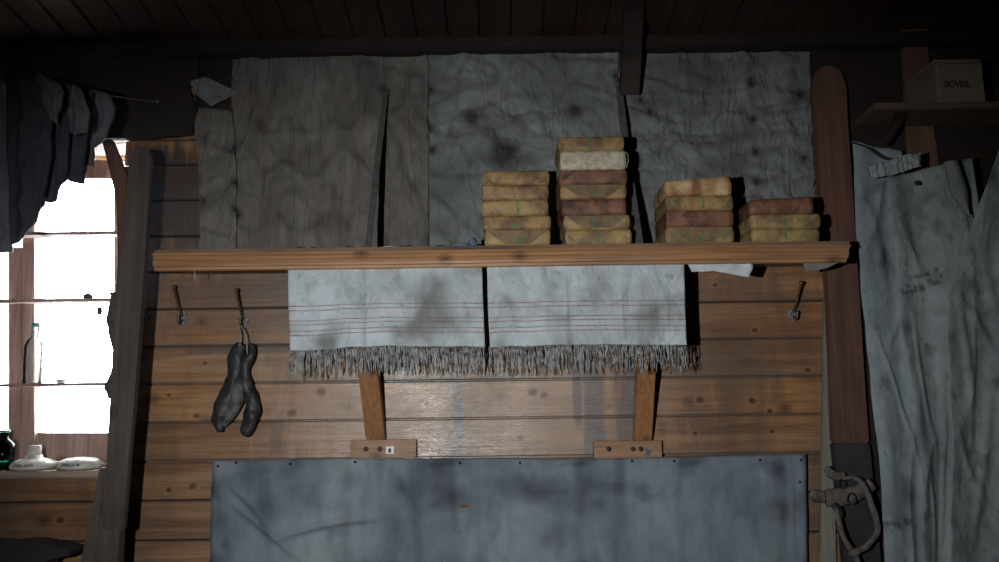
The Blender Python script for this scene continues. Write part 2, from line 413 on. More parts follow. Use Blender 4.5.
M_canv = fabric('blue grey ship canvas', (.12, .155, .185), (.29, .335, .36), 3.2, stain=(.04, .046, .058), bs=.45, spot=((.085, .11, .15), .7), crinkle=.25, cscale=3, stretch=(1.3, 1, .8))
M_bag = fabric('dirty white canvas', (.21, .24, .245), (.34, .375, .38), 4.5, stain=(.06, .06, .06), bs=.5, crinkle=.35, cscale=4, spot=((.15, .165, .17), .5))
M_bag2 = fabric('blue white canvas', (.22, .265, .285), (.32, .37, .39), 4.5, stain=(.06, .06, .06), bs=.5, crinkle=.3, cscale=4, spot=((.17, .19, .2), .4))
M_rag = fabric('torn white cotton', (.62, .66, .68), (.5, .54, .56), 9, bs=.3)
M_rag2 = fabric('torn grey cotton', (.25, .23, .2), (.17, .15, .125), 12, bs=.4)
M_garm = fabric('dark wool', (.05, .054, .066), (.085, .09, .105), 9, bs=.6)
M_garm2 = fabric('grey wool', (.12, .13, .14), (.20, .21, .215), 9, bs=.6)
M_strap = plain('worn grey webbing', (.10, .09, .082), .85, scale=60)
M_iron = plain('bronzed hook iron', (.26, .18, .11), .42, .8, scale=80)
M_zinc = plain('corroded zinc', (.27, .31, .34), .6, .3, c2=(.07, .075, .085), scale=130)
M_tack = plain('rusty tack', (.05, .035, .03), .6, .5)
M_leather = plain('black greased leather', (.035, .034, .035), .5, c2=(.012, .012, .012), scale=45, bs=.7)
M_leather2 = plain('grey worn leather', (.13, .125, .115), .6, c2=(.035, .034, .033), scale=40, bs=.7)
M_cord = plain('pale string', (.42, .36, .28), .8)
M_dcord = plain('dark tarred cord', (.03, .03, .03), .8)
M_paper = plain('tan wrapping paper', (.37, .235, .09), .6, c2=(.15, .095, .05), scale=26, bs=.3)
M_paper2 = plain('light tan wrapping paper', (.41, .29, .115), .6, c2=(.20, .135, .065), scale=24, bs=.3)
M_red = plain('red brown wrapping paper', (.25, .115, .065), .6, c2=(.075, .035, .028), scale=20, bs=.3)
M_orange = plain('orange stained wrapping paper', (.6, .42, .22), .6, c2=(.27, .11, .05), scale=20, bs=.3)
M_pale = plain('pale linen wrap', (.58, .53, .39), .8, c2=(.36, .32, .23), scale=60, bs=.3)
M_mixed = plain('tan and purple stained wrapping paper', (.37, .23, .10), .6, c2=(.10, .05, .045), scale=17, bs=.3)
M_fold = plain('paper fold in shade of brown', (.22, .15, .07), .6, c2=(.13, .085, .045), scale=30)
M_crease = plain('worn pale paper crease', (.42, .33, .17), .6, c2=(.3, .22, .11), scale=60)
M_side = plain('grey green wrapping paper', (.2, .22, .17), .7, c2=(.12, .135, .11), scale=22)
M_stamp = plain('green ink', (.03, .27, .14), .7, var=.5, scale=200)
M_white = plain('glazed white stoneware', (.75, .72, .66), .3, c2=(.6, .56, .5))
M_ink = plain('dark lettering ink', (.04, .04, .05), .7)
M_bluerag = plain('blue cotton rag', (.13, .2, .3), .85, c2=(.06, .09, .14), scale=90)
M_scrap = plain('grey plaster scraps', (.33, .36, .36), .85)
M_bluepaint = plain('blue paint', (.13, .22, .3), .7, c2=(.05, .08, .11), scale=150)
M_teal = plain('teal bottle stopper', (.12, .3, .28), .4)
M_glass = glassy('window glass', (.98, .99, 1)); M_bottle = glassy('clear bottle glass', (.9, .95, .95)); M_green = glassy('dark green glass', (.08, .2, .17))
M_floor = wood('floor boards', (.14, .1, .07), (.08, .055, .04), axis=0, rough=.8, world=True, boards=(1, 0, .14))
M_harn = plain('dusty grey leather', (.14, .12, .105), .75, c2=(.07, .06, .055), scale=40, bs=.6)
M_ring = plain('dark iron ring', (.05, .05, .05), .5, .6)
M_snow = plain('snow', (.85, .88, .92), .9, bs=.1)

# ------------------------------------------------------------------ room shell
WX0, WX1 = -1.60, W(117, 300).x; WZ1 = W(100, 141).z; WZ0 = W(60, 464).z
LX, RX, RY = -1.95, 1.95, -3.4
def board_profile(x0, x1, z0, z1, y=0., th=.022, ch=.003, gap=.0012):
    z0 += gap; z1 -= gap
    P = [(y+ch, z0), (y, z0+ch), (y, z1-ch), (y+ch, z1), (y+th, z1), (y+th, z0)]
    V = [(x0, a, b) for a, b in P]+[(x1, a, b) for a, b in P]; k = len(P)
    Fc = [tuple(range(k)), tuple(range(k, 2*k))[::-1]]+[(i, (i+1) % k, k+(i+1) % k, k+i) for i in range(k)]
    return V, Fc
gs = []; CEZ = W(500, 30).z
n0 = int(math.floor((0-SEAM0)/PITCH)); z = SEAM0+n0*PITCH
while z < CEZ:
    a, b = max(z, 0), min(z+PITCH, CEZ)
    cuts = sorted(set([a, b]+[q for q in (WZ0, WZ1) if a < q < b]))
    for c, d in zip(cuts, cuts[1:]):
        if d-c < .008: continue
        if c >= WZ0-1e-6 and d <= WZ1+1e-6:
            gs += [board_profile(LX, WX0, c, d), board_profile(WX1, RX, c, d)]
        else: gs.append(board_profile(LX, RX, c, d))
    # a fine bead run along the middle of every second board
    z += PITCH
gs += [box(LX, WX0, .0225, .05, 0, CEZ), box(WX1, RX, .0225, .05, 0, CEZ), box(WX0, WX1, .0225, .05, 0, WZ0), box(WX0, WX1, .0225, .05, WZ1, CEZ)]
build('wall_back', join(*gs), M_wall, kind='structure')
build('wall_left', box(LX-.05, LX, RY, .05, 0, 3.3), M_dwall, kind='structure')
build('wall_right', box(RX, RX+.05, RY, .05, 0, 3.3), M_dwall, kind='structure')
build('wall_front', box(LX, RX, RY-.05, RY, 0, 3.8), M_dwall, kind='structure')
build('floor', box(LX-.05, RX+.05, RY-.05, .05, -.06, 0), M_floor, kind='structure')
# sloping ceiling of narrow boards
SL = math.tan(math.radians(9)); CZ0 = W(500, 41).z
gs = []; x = LX-.05; k = 0
def slope(p): return Vector((p[0], p[1], p[2]+CZ0-(p[1])*SL))
while x < RX:
    v, f = box(x+.0015, min(x+.085, RX+.05)-.0015, RY-.05, .05, 0, .02, .003)
    gs.append(([slope(p) for p in v], f)); x += .085
v, f = box(LX-.05, RX+.05, RY-.05, .05, .021, .04); gs.append(([slope(p) for p in v], f))
build('ceiling', join(*gs), M_ceil, kind='structure')
build('trim_1', box(LX, RX, -.05, -.003, W(500, 49, -.05).z, W(500, 36, -.05).z, .004), M_beam, kind='structure')
build('trim_2', prism([W(-150, 88, -.02), W(188, 84, -.02), W(196, 110, -.02), W(192, 134, -.02), W(150, 138, -.02), W(-150, 141, -.02)], .018, .002), M_beam, kind='structure')
build('dark_panel_left', prism([W(-170, 54, -.014), W(198, 51, -.014), W(199, 86, -.014), W(-170, 90, -.014)], .012, .001), M_dwall, kind='structure')  # dark panel added over the boards where the flash fades
build('dark_panel_right', prism([W(811, 38, -.012), Vector((RX, -.012, W(900, 38).z)), Vector((RX, -.012, .4)), W(848, 600, -.012), W(838, 300, -.012), W(821, 200, -.012), W(813, 120, -.012)], .010, .001), M_dwall, kind='structure')  # added panel, coloured dark for the weak flash at the right
# window
win = thing('window_1', (( WX0+WX1)/2, .1, WZ0), kind='structure')
def pbox(name, x0, y0, x1, y1, ya, yb, m, parent, b=.002, **kw):
    p, q = W(x0, y0, ya), W(x1, y1, ya)
    r, s = W(x0, y1, ya), W(x1, y0, ya)
    return build(name, prism([p, s, q, r], yb-ya, b), m, parent, **kw)
pbox('frame_stile', 8, 247, 22, 470, .08, .13, M_win, win)
pbox('mullion', 22, 100, 34, 470, .07, .13, M_win, win)
pbox('bottom_rail', 34, 433, 122, 461, .085, .12, M_win, win)
pbox('top_rail', 34, 160, 122, 178, .085, .12, M_win, win)
pbox('bottom_rail', -120, 433, 8, 461, .085, .12, M_win, win)
pbox('top_rail', -120, 160, 22, 178, .085, .12, M_win, win)
pbox('frame_stile', 113.5, 170, 122, 461, .085, .12, M_win, win)
pbox('glass', 34, 178, 113.5, 433, .100, .103, M_glass, win, 0)
pbox('glass', -120, 178, 8, 433, .100, .103, M_glass, win, 0)
for k in range(3):
    pbox('head_slat', -120, 138+k*8.2, 128, 145.6+k*8.2, .13, .142, M_slat, win, .001)
gs = [box(WX1, WX1+.02, .05, .15, WZ0, WZ1), box(WX0-.02, WX0, .05, .15, WZ0, WZ1), box(WX0-.02, WX1+.02, .05, .15, WZ1, WZ1+.02), box(WX0-.02, WX1+.02, .05, .15, WZ0-.02, WZ0)]
build('reveal_lining', join(*gs), M_win, win)
build('ground', box(-14, 10, .2, 26, -.3, -.2), M_snow, kind='structure')
for i, (r0, r1) in enumerate(((233.5, 237), (300, 303.6), (384, 388))):
    a, b = W(-30, r0, .02), W(117, r0-1.5, .02)
    zt = (a.z+b.z)/2
    lab = ['narrow wooden shelf strip crossing the window highest up, level with the hanging clothes', 'narrow shelf strip crossing the middle of the window, above the bottle', 'narrow shelf strip low across the window with a clear bottle on it'][i]
    o = build('window_shelf', box(WX0, WX1, .008, .052, zt-.008, zt, .001), M_win, label=lab, cat='shelf', group='narrow shelves across the window')
zs3 = (W(-30, 384, .02).z+W(117, 382.5, .02).z)/2; zs2 = (W(-30, 300, .02).z+W(117, 298.5, .02).z)/2

# sill
zs = W(50, 471, -.06).z
sill = build('window_sill', box(LX, W(102, 471, -.06).x, -.06, .068, zs-.018, zs, .003), M_sill, label='weathered wooden window sill carrying two white stoneware lids', cat='window sill')
def text_mesh(s, size, loc, m, parent, name='lettering', rot=(PI/2, 0, 0), ext=.0004, curve=None, sx=1, **kw):
    c = bpy.data.curves.new('t', 'FONT'); c.body = s; c.size = size; c.extrude = ext; c.align_x = 'CENTER'; c.align_y = 'CENTER'; c.offset = size*.03
    o = bpy.data.objects.new('t', c); sc.collection.objects.link(o)
    dg = bpy.context.evaluated_depsgraph_get(); me = bpy.data.meshes.new_from_object(o.evaluated_get(dg))
    R = Matrix.Rotation(rot[2], 3, 'Z') @ Matrix.Rotation(rot[0], 3, 'X')
    vs = []
    for v in me.vertices:
        q = Vector((v.co.x*sx, v.co.y, v.co.z))
        if curve:
            r, tilt = curve; a = q.x/r
            rr = r-q.y*tilt+q.z
            vs.append(Vector((loc[0]+rr*math.sin(a), loc[1]-rr*math.cos(a), loc[2]+q.y)))
        else: vs.append(Vector(loc)+R @ q)
    fs = [tuple(p.vertices) for p in me.polygons]
    bpy.data.objects.remove(o); 
    return build(name, (vs, fs), m, parent, **kw)
for i, (pc, hasknob) in enumerate(((33.5, True), (80, False))):
    c = W(pc, 470, -.002); c.z = zs; r = .0535
    lab = ['white stoneware jar lid with an upright knob and dark lettering on the sill', 'flat white stoneware jar lid without a knob on the sill beside the post'][i]
    t = thing('jar_lid', c, lab, 'lid', 'stoneware lids on the window sill')
    prof = [(.045, 0), (r, .004), (r+.001, .009), (r-.002, .016), (r-.010, .0225), (.034, .0265), (.022, .028)]
    prof += [(.019, .036), (.004, .0362)] if hasknob else [(.004, .030)]
    build('dish', lathe(prof, c, 40), M_white, t, True)
    if hasknob: build('knob', lathe([(.0155, .0363), (.0155, .058), (.0145, .060), (.002, .060)], c, 24), M_white, t)
    text_mesh('OVELLAND' if i == 0 else 'OVELLA M', .0095, (c.x, c.y, zs+.0125), M_ink, t, curve=(r-.0007, .42), sx=1.05, ext=.0006)
# bottles
def bottle(c, r, h, body, cap, lab, nm='glass_bottle', g=None):
    t = thing(nm, c, lab, 'bottle')
    build('body', lathe([(r*.9, 0), (r, .003), (r, h*.62), (r*.8, h*.7), (r*.36, h*.78), (r*.36, h*.9), (r*.42, h*.91), (r*.42, h*.94), (r*.1, h*.94)], c, 24), body, t, True)
    build('stopper', lathe([(r*.34, h*.941), (r*.5, h*.945), (r*.5, h), (r*.05, h)], c, 16), cap, t)
c = W(31.5, 385, .03); c.z = zs3; bottle(c, .0235, .158, M_bottle, M_teal, 'tall clear glass bottle with a teal stopper on the low window shelf')
c = W(2, 468, -.005); c.z = zs; bottle(c, .027, .1, M_green, M_teal, 'dark green glass bottle on the sill at the left edge of the photo')
c = W(88, 299, .03); c.z = zs2
v, f = ball(c+Vector((0, 0, .009)), .0125); v = [Vector((c.x+(p.x-c.x)*1.05, p.y, c.z+max(0, (p.z-c.z)*.75))) for p in v]
build('cork_lump', (v, f), M_strap, None, True, label='small dark lump on the middle window shelf', cat='cork')
c = W(61, 383, .03); c.z = zs3
build('small_dish', lathe([(.008, 0), (.010, .002), (.013, .010), (.0115, .010), (.008, .004), (.001, .003)], c, 18), M_white, None, True, label='tiny white dish on the low window shelf right of the bottle', cat='dish')
p = W(99.5, 305.5, .007)
tg = build('hanging_tag', prism([W(97, 307, .006), W(102, 307, .006), W(102, 314.5, .006), W(97, 314.5, .006)], .0015), M_strap, label='tiny square tag hanging under the middle window shelf', cat='tag')

# ------------------------------------------------------------------ left timber
def plank(name, pts, y, th, m, b=.003, **kw):
    return build(name, prism([W(px, py, y) for px, py in pts], th, b), m, **kw)
plank('leaning_board', [(101, 529), (123, 531), (134, 400), (144, 270), (151, 160), (149, 150), (141, 146), (133, 150), (130, 162), (117, 270), (110, 400)], -.23, .02, M_grey,
      label='tall grey leaning board with a rounded top beside the window', cat='board')
plank('wall_post', [(28, 925), (72, 925), (117, 572), (124, 468), (99, 468), (80, 565)], -.205, .03, M_grey, label='short grey upright under the sill behind the leaning board', cat='post')
plank('window_strut', [(101, 139), (112, 139), (127, 176), (126, 262), (117, 262), (117, 198)], -.04, .016, M_post, label='bent brown batten from the window head down the opening edge', cat='batten')
sheet('felt_strip', M_strap, None, (rag([(108, 292), (120, 292)], 1, 3), rag([(108, 398), (119, 398)], 1.5, 4, 3), rag([(109, 292), (106, 318), (112, 345), (110, 372), (104, 390), (108, 398)], 3, 24, 4), [(120, 292), (119, 398)], 6, 30, -.008,
      lambda u, v, x, y: .003*fbm(x*.2, y*.2, 3)), label='ragged felt strip nailed along the right edge of the window', cat='felt')
plank('blackened_rail', rag([(-60, 541), (5, 543), (30, 541), (62, 548), (71, 549), (69, 556), (48, 558), (42, 566), (36, 580), (-60, 580)], 2.2, 50, 3), -.16, .06, M_black, label='blackened timber rail in the bottom left corner below the sill', cat='rail')

# ------------------------------------------------------------------ wall linings
def spots(lst, r=5):
    def f(x, y):
        s = 0
        for a in lst:
            rr = a[2] if len(a) > 2 else r
            d = ((x-a[0])**2+(y-a[1])**2)/(rr*rr)
            if d < 6: s += math.exp(-d)*.85
        return s
    return f
def lining(label, m, top, bottom, left, right, nu, nv, tacks, y=-.004, seed=0, amp=.004, folds=(), streak=(1, 1), dirt=.3, extra=()):
    t = thing('lining_sheet', W((top[0][0]+top[-1][0])/2, bottom[0][1], y), label, 'wall lining', 'canvas sheets lining the wall above the shelf')
    sp = spots(list(tacks)+list(extra))
    def disp(u, v, x, yy):
        r = ridge(x*.016*streak[0], yy*.03*streak[1], seed)*amp+abs(fbm(x*.02, yy*.02, seed+5))*amp*1.3+ridge(x*.05*streak[0], yy*.06*streak[1], seed+9)*amp*.35
        r += crease(x, yy, folds)
        for a in tacks:
            dx, dy = x-a[0], yy-a[1]; d = math.hypot(dx, dy)
            if d < 45:
                an = math.atan2(dy, dx)
                r += .0022*(1-d/45)*(max(0, math.sin(an*5+seed*2+a[1]*.3)))*min(1, d/8)
                if d < 6: r *= (d/6)
        return max(0.0003, r)
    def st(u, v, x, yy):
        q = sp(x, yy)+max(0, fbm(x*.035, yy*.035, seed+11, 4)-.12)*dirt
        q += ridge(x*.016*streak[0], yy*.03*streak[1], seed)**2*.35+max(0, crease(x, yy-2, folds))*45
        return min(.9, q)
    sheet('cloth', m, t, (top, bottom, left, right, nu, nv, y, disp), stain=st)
    for a in tacks:
        p = W(a[0], a[1], y-.001)
        build('tack', lathe([(.0035, 0), (.0035, .002), (.0015, .0035), (.0003, .0036)], p+Vector((0, .0005, 0)), 8, 'Y'), M_tack, t, True)
    return t
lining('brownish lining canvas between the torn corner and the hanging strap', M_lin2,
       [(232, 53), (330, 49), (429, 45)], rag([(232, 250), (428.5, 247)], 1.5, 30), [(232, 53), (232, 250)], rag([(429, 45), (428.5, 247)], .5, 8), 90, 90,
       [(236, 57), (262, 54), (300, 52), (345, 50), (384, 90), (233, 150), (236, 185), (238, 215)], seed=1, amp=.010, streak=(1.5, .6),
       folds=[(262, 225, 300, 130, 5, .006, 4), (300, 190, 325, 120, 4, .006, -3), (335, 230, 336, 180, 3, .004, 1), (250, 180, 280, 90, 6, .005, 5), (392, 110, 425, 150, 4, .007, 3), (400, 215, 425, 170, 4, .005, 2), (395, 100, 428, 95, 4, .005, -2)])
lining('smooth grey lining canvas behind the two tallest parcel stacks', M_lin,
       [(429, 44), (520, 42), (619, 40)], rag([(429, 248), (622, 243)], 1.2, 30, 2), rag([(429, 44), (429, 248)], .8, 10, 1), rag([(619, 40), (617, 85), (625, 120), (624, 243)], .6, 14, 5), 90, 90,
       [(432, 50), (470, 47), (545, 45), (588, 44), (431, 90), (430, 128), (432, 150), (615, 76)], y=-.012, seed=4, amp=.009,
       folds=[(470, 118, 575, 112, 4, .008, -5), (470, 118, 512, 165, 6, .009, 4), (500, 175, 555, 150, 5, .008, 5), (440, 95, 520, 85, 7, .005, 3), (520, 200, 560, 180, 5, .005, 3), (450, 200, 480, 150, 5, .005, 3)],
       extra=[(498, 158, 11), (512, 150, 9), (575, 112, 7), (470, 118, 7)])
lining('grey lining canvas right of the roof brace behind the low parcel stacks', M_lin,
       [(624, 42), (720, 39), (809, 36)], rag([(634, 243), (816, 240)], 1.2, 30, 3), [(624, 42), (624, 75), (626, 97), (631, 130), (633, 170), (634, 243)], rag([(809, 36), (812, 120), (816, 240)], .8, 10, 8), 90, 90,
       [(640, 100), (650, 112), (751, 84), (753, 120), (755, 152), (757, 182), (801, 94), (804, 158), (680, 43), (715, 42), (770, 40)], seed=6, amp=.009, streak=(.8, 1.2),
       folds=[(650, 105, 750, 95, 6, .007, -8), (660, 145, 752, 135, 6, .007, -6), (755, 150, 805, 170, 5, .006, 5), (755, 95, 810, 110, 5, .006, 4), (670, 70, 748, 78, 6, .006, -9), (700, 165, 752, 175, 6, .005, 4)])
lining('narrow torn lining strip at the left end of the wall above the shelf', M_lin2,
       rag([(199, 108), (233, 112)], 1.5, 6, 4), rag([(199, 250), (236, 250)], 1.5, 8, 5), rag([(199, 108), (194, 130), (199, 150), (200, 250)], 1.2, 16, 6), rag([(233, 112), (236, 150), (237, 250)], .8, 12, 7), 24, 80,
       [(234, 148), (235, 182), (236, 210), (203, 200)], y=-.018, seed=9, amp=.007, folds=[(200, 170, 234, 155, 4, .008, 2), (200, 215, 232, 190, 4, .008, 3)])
sheet('folded_corner', M_lin, None, ([(190, 81), (206, 77), (238, 92)], [(195, 94), (213, 108), (225, 101), (238, 92.5)], [(190, 81), (192, 88), (195, 94)], [(238, 92), (238, 92.5)], 24, 10, -.02,
      lambda u, v, x, y: .014*math.sin(PI*min(1, u*1.1))*(.4+.6*v)), label='loose lining flap folded over into a pale triangle near the top left', cat='cloth scrap')
sheet('dark_gap_sheet', M_beam, None, ([(192, 50), (238, 50)], [(196, 116), (238, 118)], [(192, 50), (196, 116)], [(238, 50), (238, 118)], 4, 4, -.0025, lambda u, v, x, y: 0), t=.002, label='small dark sheet added to darken the gap above the folded lining flap', cat='board')  # dark sheet added over the boards so the gap reads dark

# ------------------------------------------------------------------ roof brace and posts
def beam(name, p, q, wx, wy, m, parent=None, b=.003, **kw):
    """straight timber from p to q, wx wide along X, wy deep across"""
    p = Vector(p); q = Vector(q); d = (q-p).normalized(); s = Vector((1, 0, 0)); s = (s-d*s.dot(d)).normalized(); u = d.cross(s)
    pts = [p+s*a*wx/2+u*c*wy/2 for a, c in ((-1, -1), (1, -1), (1, 1), (-1, 1))]
    return build(name, prism(pts, (q-p).length, b, axis=d), m, parent, **kw)
beam('roof_brace', W(629, 94, -.045), W(635, -30, -.2), .05, .04, M_beam, label='thick dark roof brace coming down between two lining sheets', cat='beam')
zz = lambda: 0
t = thing('leaning_post', W(866, 562, -.05), 'red-brown leaning post with a dark grey painted foot right of the shelf', 'post')
build('plank', prism([W(px, py, -.055) for px, py in ((847, 443), (870, 443), (860, 300), (852, 180), (847, 85), (842, 70), (830, 64), (818, 69), (813, 85), (820, 180), (829, 300), (834, 443))], .03, .004), M_post, t)
build('painted_foot', prism([W(px, py, -.055) for px, py in ((846, 572), (883, 572), (870.3, 443.3), (834, 443.3), (838, 480))], .03, .003), M_pdark, t, label='dark grey painted foot')
plank('lath', [(820, 572), (837, 572), (833, 440), (829, 320), (827, 300), (824, 300), (823, 420)], -.02, .012, M_lath, b=.001, label='thin pale lath standing against the left side of the red-brown post', cat='lath')
plank('upright_post', [(899, -20), (926, -20), (931, 104), (940, 175), (945, 300), (914, 300), (906, 104)], -.028, .014, M_upost, label='brown upright post behind the side shelf under the roof', cat='post')
# side shelf with crate
ts = thing('side_shelf', W(950, 120, -.15), 'dark wooden side shelf high on the right carrying a crate', 'shelf')
zr = W(940, 104, -.19).z
P = [W(874, 104, -.19), Vector((1.75, -.19, zr)), Vector((1.75, -.06, zr)), W(855, 122, -.06)]
for q in P: q.z = zr-.012
build('board', prism(P, .018, .002, axis=Vector((0, 0, 1))), M_rshelf, ts)
build('bracket', prism([W(880, 142, -.07), W(884, 147, -.07), Vector((W(905, 120, -.17).x, -.17, zr-.013)), Vector((W(895, 120, -.17).x, -.17, zr-.013))], .012, .002, axis=Vector((1, 0, 0))), M_beam, ts)
ztop = zr+.006
cr = thing('wooden_crate', (W(957, 104, -.1).x, -.1, ztop), 'pine crate with black stencilled lettering on the side shelf', 'crate')
fr = W(939, 100, -.28); to = W(983, 60, -.28); h = W(983, 62, -.17).z-ztop
x0, x1 = W(938, 100, -.17).x, W(983, 100, -.17).x
build('box', box(x0, x1, -.17, -.035, ztop, ztop+h-.004, .002), M_crate, cr)
gsx = [box(x0-.003, x0+.009, -.174, -.1702, ztop+.001, ztop+h), box(x1-.009, x1+.003, -.174, -.1702, ztop+.001, ztop+h)]
build('end_batten', gsx[0], M_crate, cr); build('end_batten', gsx[1], M_crate, cr)
build('lid', box(x0-.003, x1+.003, -.174, -.032, ztop+h-.0035, ztop+h+.006, .001), M_crate, cr)
text_mesh('BOVRIL', .025, ((x0+x1)/2-.004, -.1703, ztop+h*.47), M_ink, cr, sx=.78)
build('cord', tube(smoothpts([W(850, 142, -.10), W(868, 148, -.11), W(884, 158, -.115), W(900, 160, -.12)]), [.002]*7+[.0035]*12, 6), M_dcord, None, True, label='dark cord stretched from the post to the hanging canvas', cat='cord')

# ------------------------------------------------------------------ main shelf
YF = -.25
zt = W(499.5, 245.2, YF).z
xl, xr = W(152, 254, YF).x, W(851, 240, YF).x
sh = thing('wall_shelf', ((xl+xr)/2, -.13, zt-.05), 'long pine wall shelf with moulded front edge holding paper parcels', 'shelf')
board = build('board', join(box(xl+.004, xr-.012, YF+.0165, -.016, zt-.022, zt-.0094, .0005), box(xl+.004, xr-.002, YF+.001, -.016, zt-.0093, zt, .0015)), M_shelfend, sh)
prof = [(.001, -.0095), (-.004, -.010), (-.005, -.014), (.001, -.018), (.0, -.024), (-.003, -.029), (-.0045, -.036), (-.003, -.041), (.002, -.0425), (.002, -.048), (.006, -.050), (.016, -.050), (.016, -.0095)]
def molding(x0, x1, endl, endr):
    k = len(prof); V = []; nseg = 60
    for i in range(nseg+1):
        for a, b in prof:
            x = x0+(x1-x0)*i/nseg
            if i == nseg: x = x1-endr*(-b/.050)
            if i == 0: x = x0+endl*(-b/.050)
            V.append((x, YF+a, zt+b+.0006*math.sin(x*5)))
    Fc = [tuple(range(k)), tuple(nseg*k+i for i in range(k))[::-1]]
    for s in range(nseg):
        for i in range(k): Fc.append((s*k+i, s*k+(i+1) % k, (s+1)*k+(i+1) % k, (s+1)*k+i))
    return V, Fc
build('moulding', molding(xl, xr, .006, .014), M_shelf, sh)
build('knot_hole', lathe([(.0035, 0), (.003, .0003), (.0005, .0004)], W(690, 258, YF-.0023), 10, 'Y'), M_ink, sh)
# brackets
for i, (bx0, bx1, by0, by1, sx, tx) in enumerate(((350, 416, 440, 457.5, (373, 387), 0), (594, 662, 441, 458, (640, 661), 0))):
    zb0, zb1 = W((bx0+bx1)/2, by1, -.03).z, W((bx0+bx1)/2, by0, -.03).z
    xa, xb = W(bx0, 450, -.03).x, W(bx1, 450, -.03).x
    lab = ['diagonal pine shelf bracket under the left towel with a white scrap on its block', 'diagonal pine shelf bracket under the right towel with blue paint on its block'][i]
    t = thing('shelf_bracket', ((xa+xb)/2, -.015, zb0), lab, 'bracket', 'diagonal brackets under the wall shelf')
    build('block', box(xa, xb, -.03, -.0005, zb0, zb1, .0015), M_blk, t)
    xc = W(375.5 if i == 0 else 643, 436, -.034).x
    wd = .048 if i == 0 else .044
    d0 = Vector((xc, -.03, zb1+.002)); d1 = Vector((xc+(-.022 if i == 0 else .004), -.19, zt-.052))
    prof2 = [Vector((xc-wd/2, -.002, zb1+.001)), Vector((xc-wd/2, -.036, zb1+.001)), Vector((d1.x-wd/2, -.235, zt-.024)), Vector((d1.x-wd/2, -.17, zt-.024))]
    build('strut', prism(prof2, wd, .002, axis=Vector((1, 0, 0))), M_brk, t)
    for nx in ((366, 380, 388) if i == 0 else (609, 633, 641)):
        build('nail', lathe([(.0065, 0), (.006, .001), (.001, .0018)], W(nx, 449, -.0305), 12, 'Y'), M_tack, t)
    if i == 0:
        p = W(390, 450, -.0305)
        build('label', box(p.x-.010, p.x+.010, -.0325, -.0302, p.z-.009, p.z+.009), M_white, t, label='small white square scrap')
        build('label_mark', box(p.x-.004, p.x+.003, -.0331, -.0326, p.z-.006, p.z+.004), M_ink, t)
    else:
        p = W(648, 452, -.0305)
        build('paint_patch', prism([p+Vector((a*.011*(.8+.3*math.sin(k*2.1)), 0, c*.011*(.8+.3*math.cos(k*1.7)))) for k, (a, c) in enumerate([(math.cos(q*PI/5), math.sin(q*PI/5)) for q in range(10)])], .0008), M_bluepaint, t)
# ------------------------------------------------------------------ parcels
def parcel_geo(x0, x1, y0, y1, z0, z1, seed, tilt=0.0, rb=.0022):
    """soft-cornered parcel, faces slightly puffed and dented"""
    nx, ny, nz = 14, 12, 5; V = []; Fc = []; idx = {}
    cx, cy, cz = (x0+x1)/2, (y0+y1)/2, (z0+z1)/2; hx, hy, hz = (x1-x0)/2, (y1-y0)/2, (z1-z0)/2
    def put(i, j, k):
        if (i, j, k) in idx: return idx[(i, j, k)]
        a, b, c = 2*i/nx-1, 2*j/ny-1, 2*k/nz-1
        p = Vector((a*hx, b*hy, c*hz))
        q = Vector((max(-hx+rb, min(hx-rb, p.x)), max(-hy+rb, min(hy-rb, p.y)), max(-hz+rb, min(hz-rb, p.z))))
        d = p-q
        if d.length > 1e-9: p = q+d.normalized()*rb
        # gentle swell of the ends, a little sag
        n = noise.noise(Vector((p.x*30, p.y*30, p.z*45+seed*3.3)))
        if abs(a) > .99: p.x += (a*.0018*(1-c*c)+n*.0012)
        if abs(b) > .99: p.y += (b*.002*(1-c*c)+n*.0014)
        if k == nz: p.z += min(0, n*.0016-.0002)+tilt*(a+1)/2
        idx[(i, j, k)] = len(V); V.append(Vector((cx+p.x, cy+p.y, cz+p.z))); return idx[(i, j, k)]
    for i in range(nx):
        for j in range(ny):
            for k in (0, nz): Fc.append((put(i, j, k), put(i+1, j, k), put(i+1, j+1, k), put(i, j+1, k)))
    for i in range(nx):
        for k in range(nz):
            for j in (0, ny): Fc.append((put(i, j, k), put(i+1, j, k), put(i+1, j, k+1), put(i, j, k+1)))
    for j in range(ny):
        for k in range(nz):
            for i in (0, nx): Fc.append((put(i, j, k), put(i, j+1, k), put(i, j+1, k+1), put(i, j, k+1)))
    return V, Fc
PD = .145; YP = -.242
T, T2, R_, O_, P_, X2 = M_paper, M_paper2, M_red, M_orange, M_pale, M_mixed
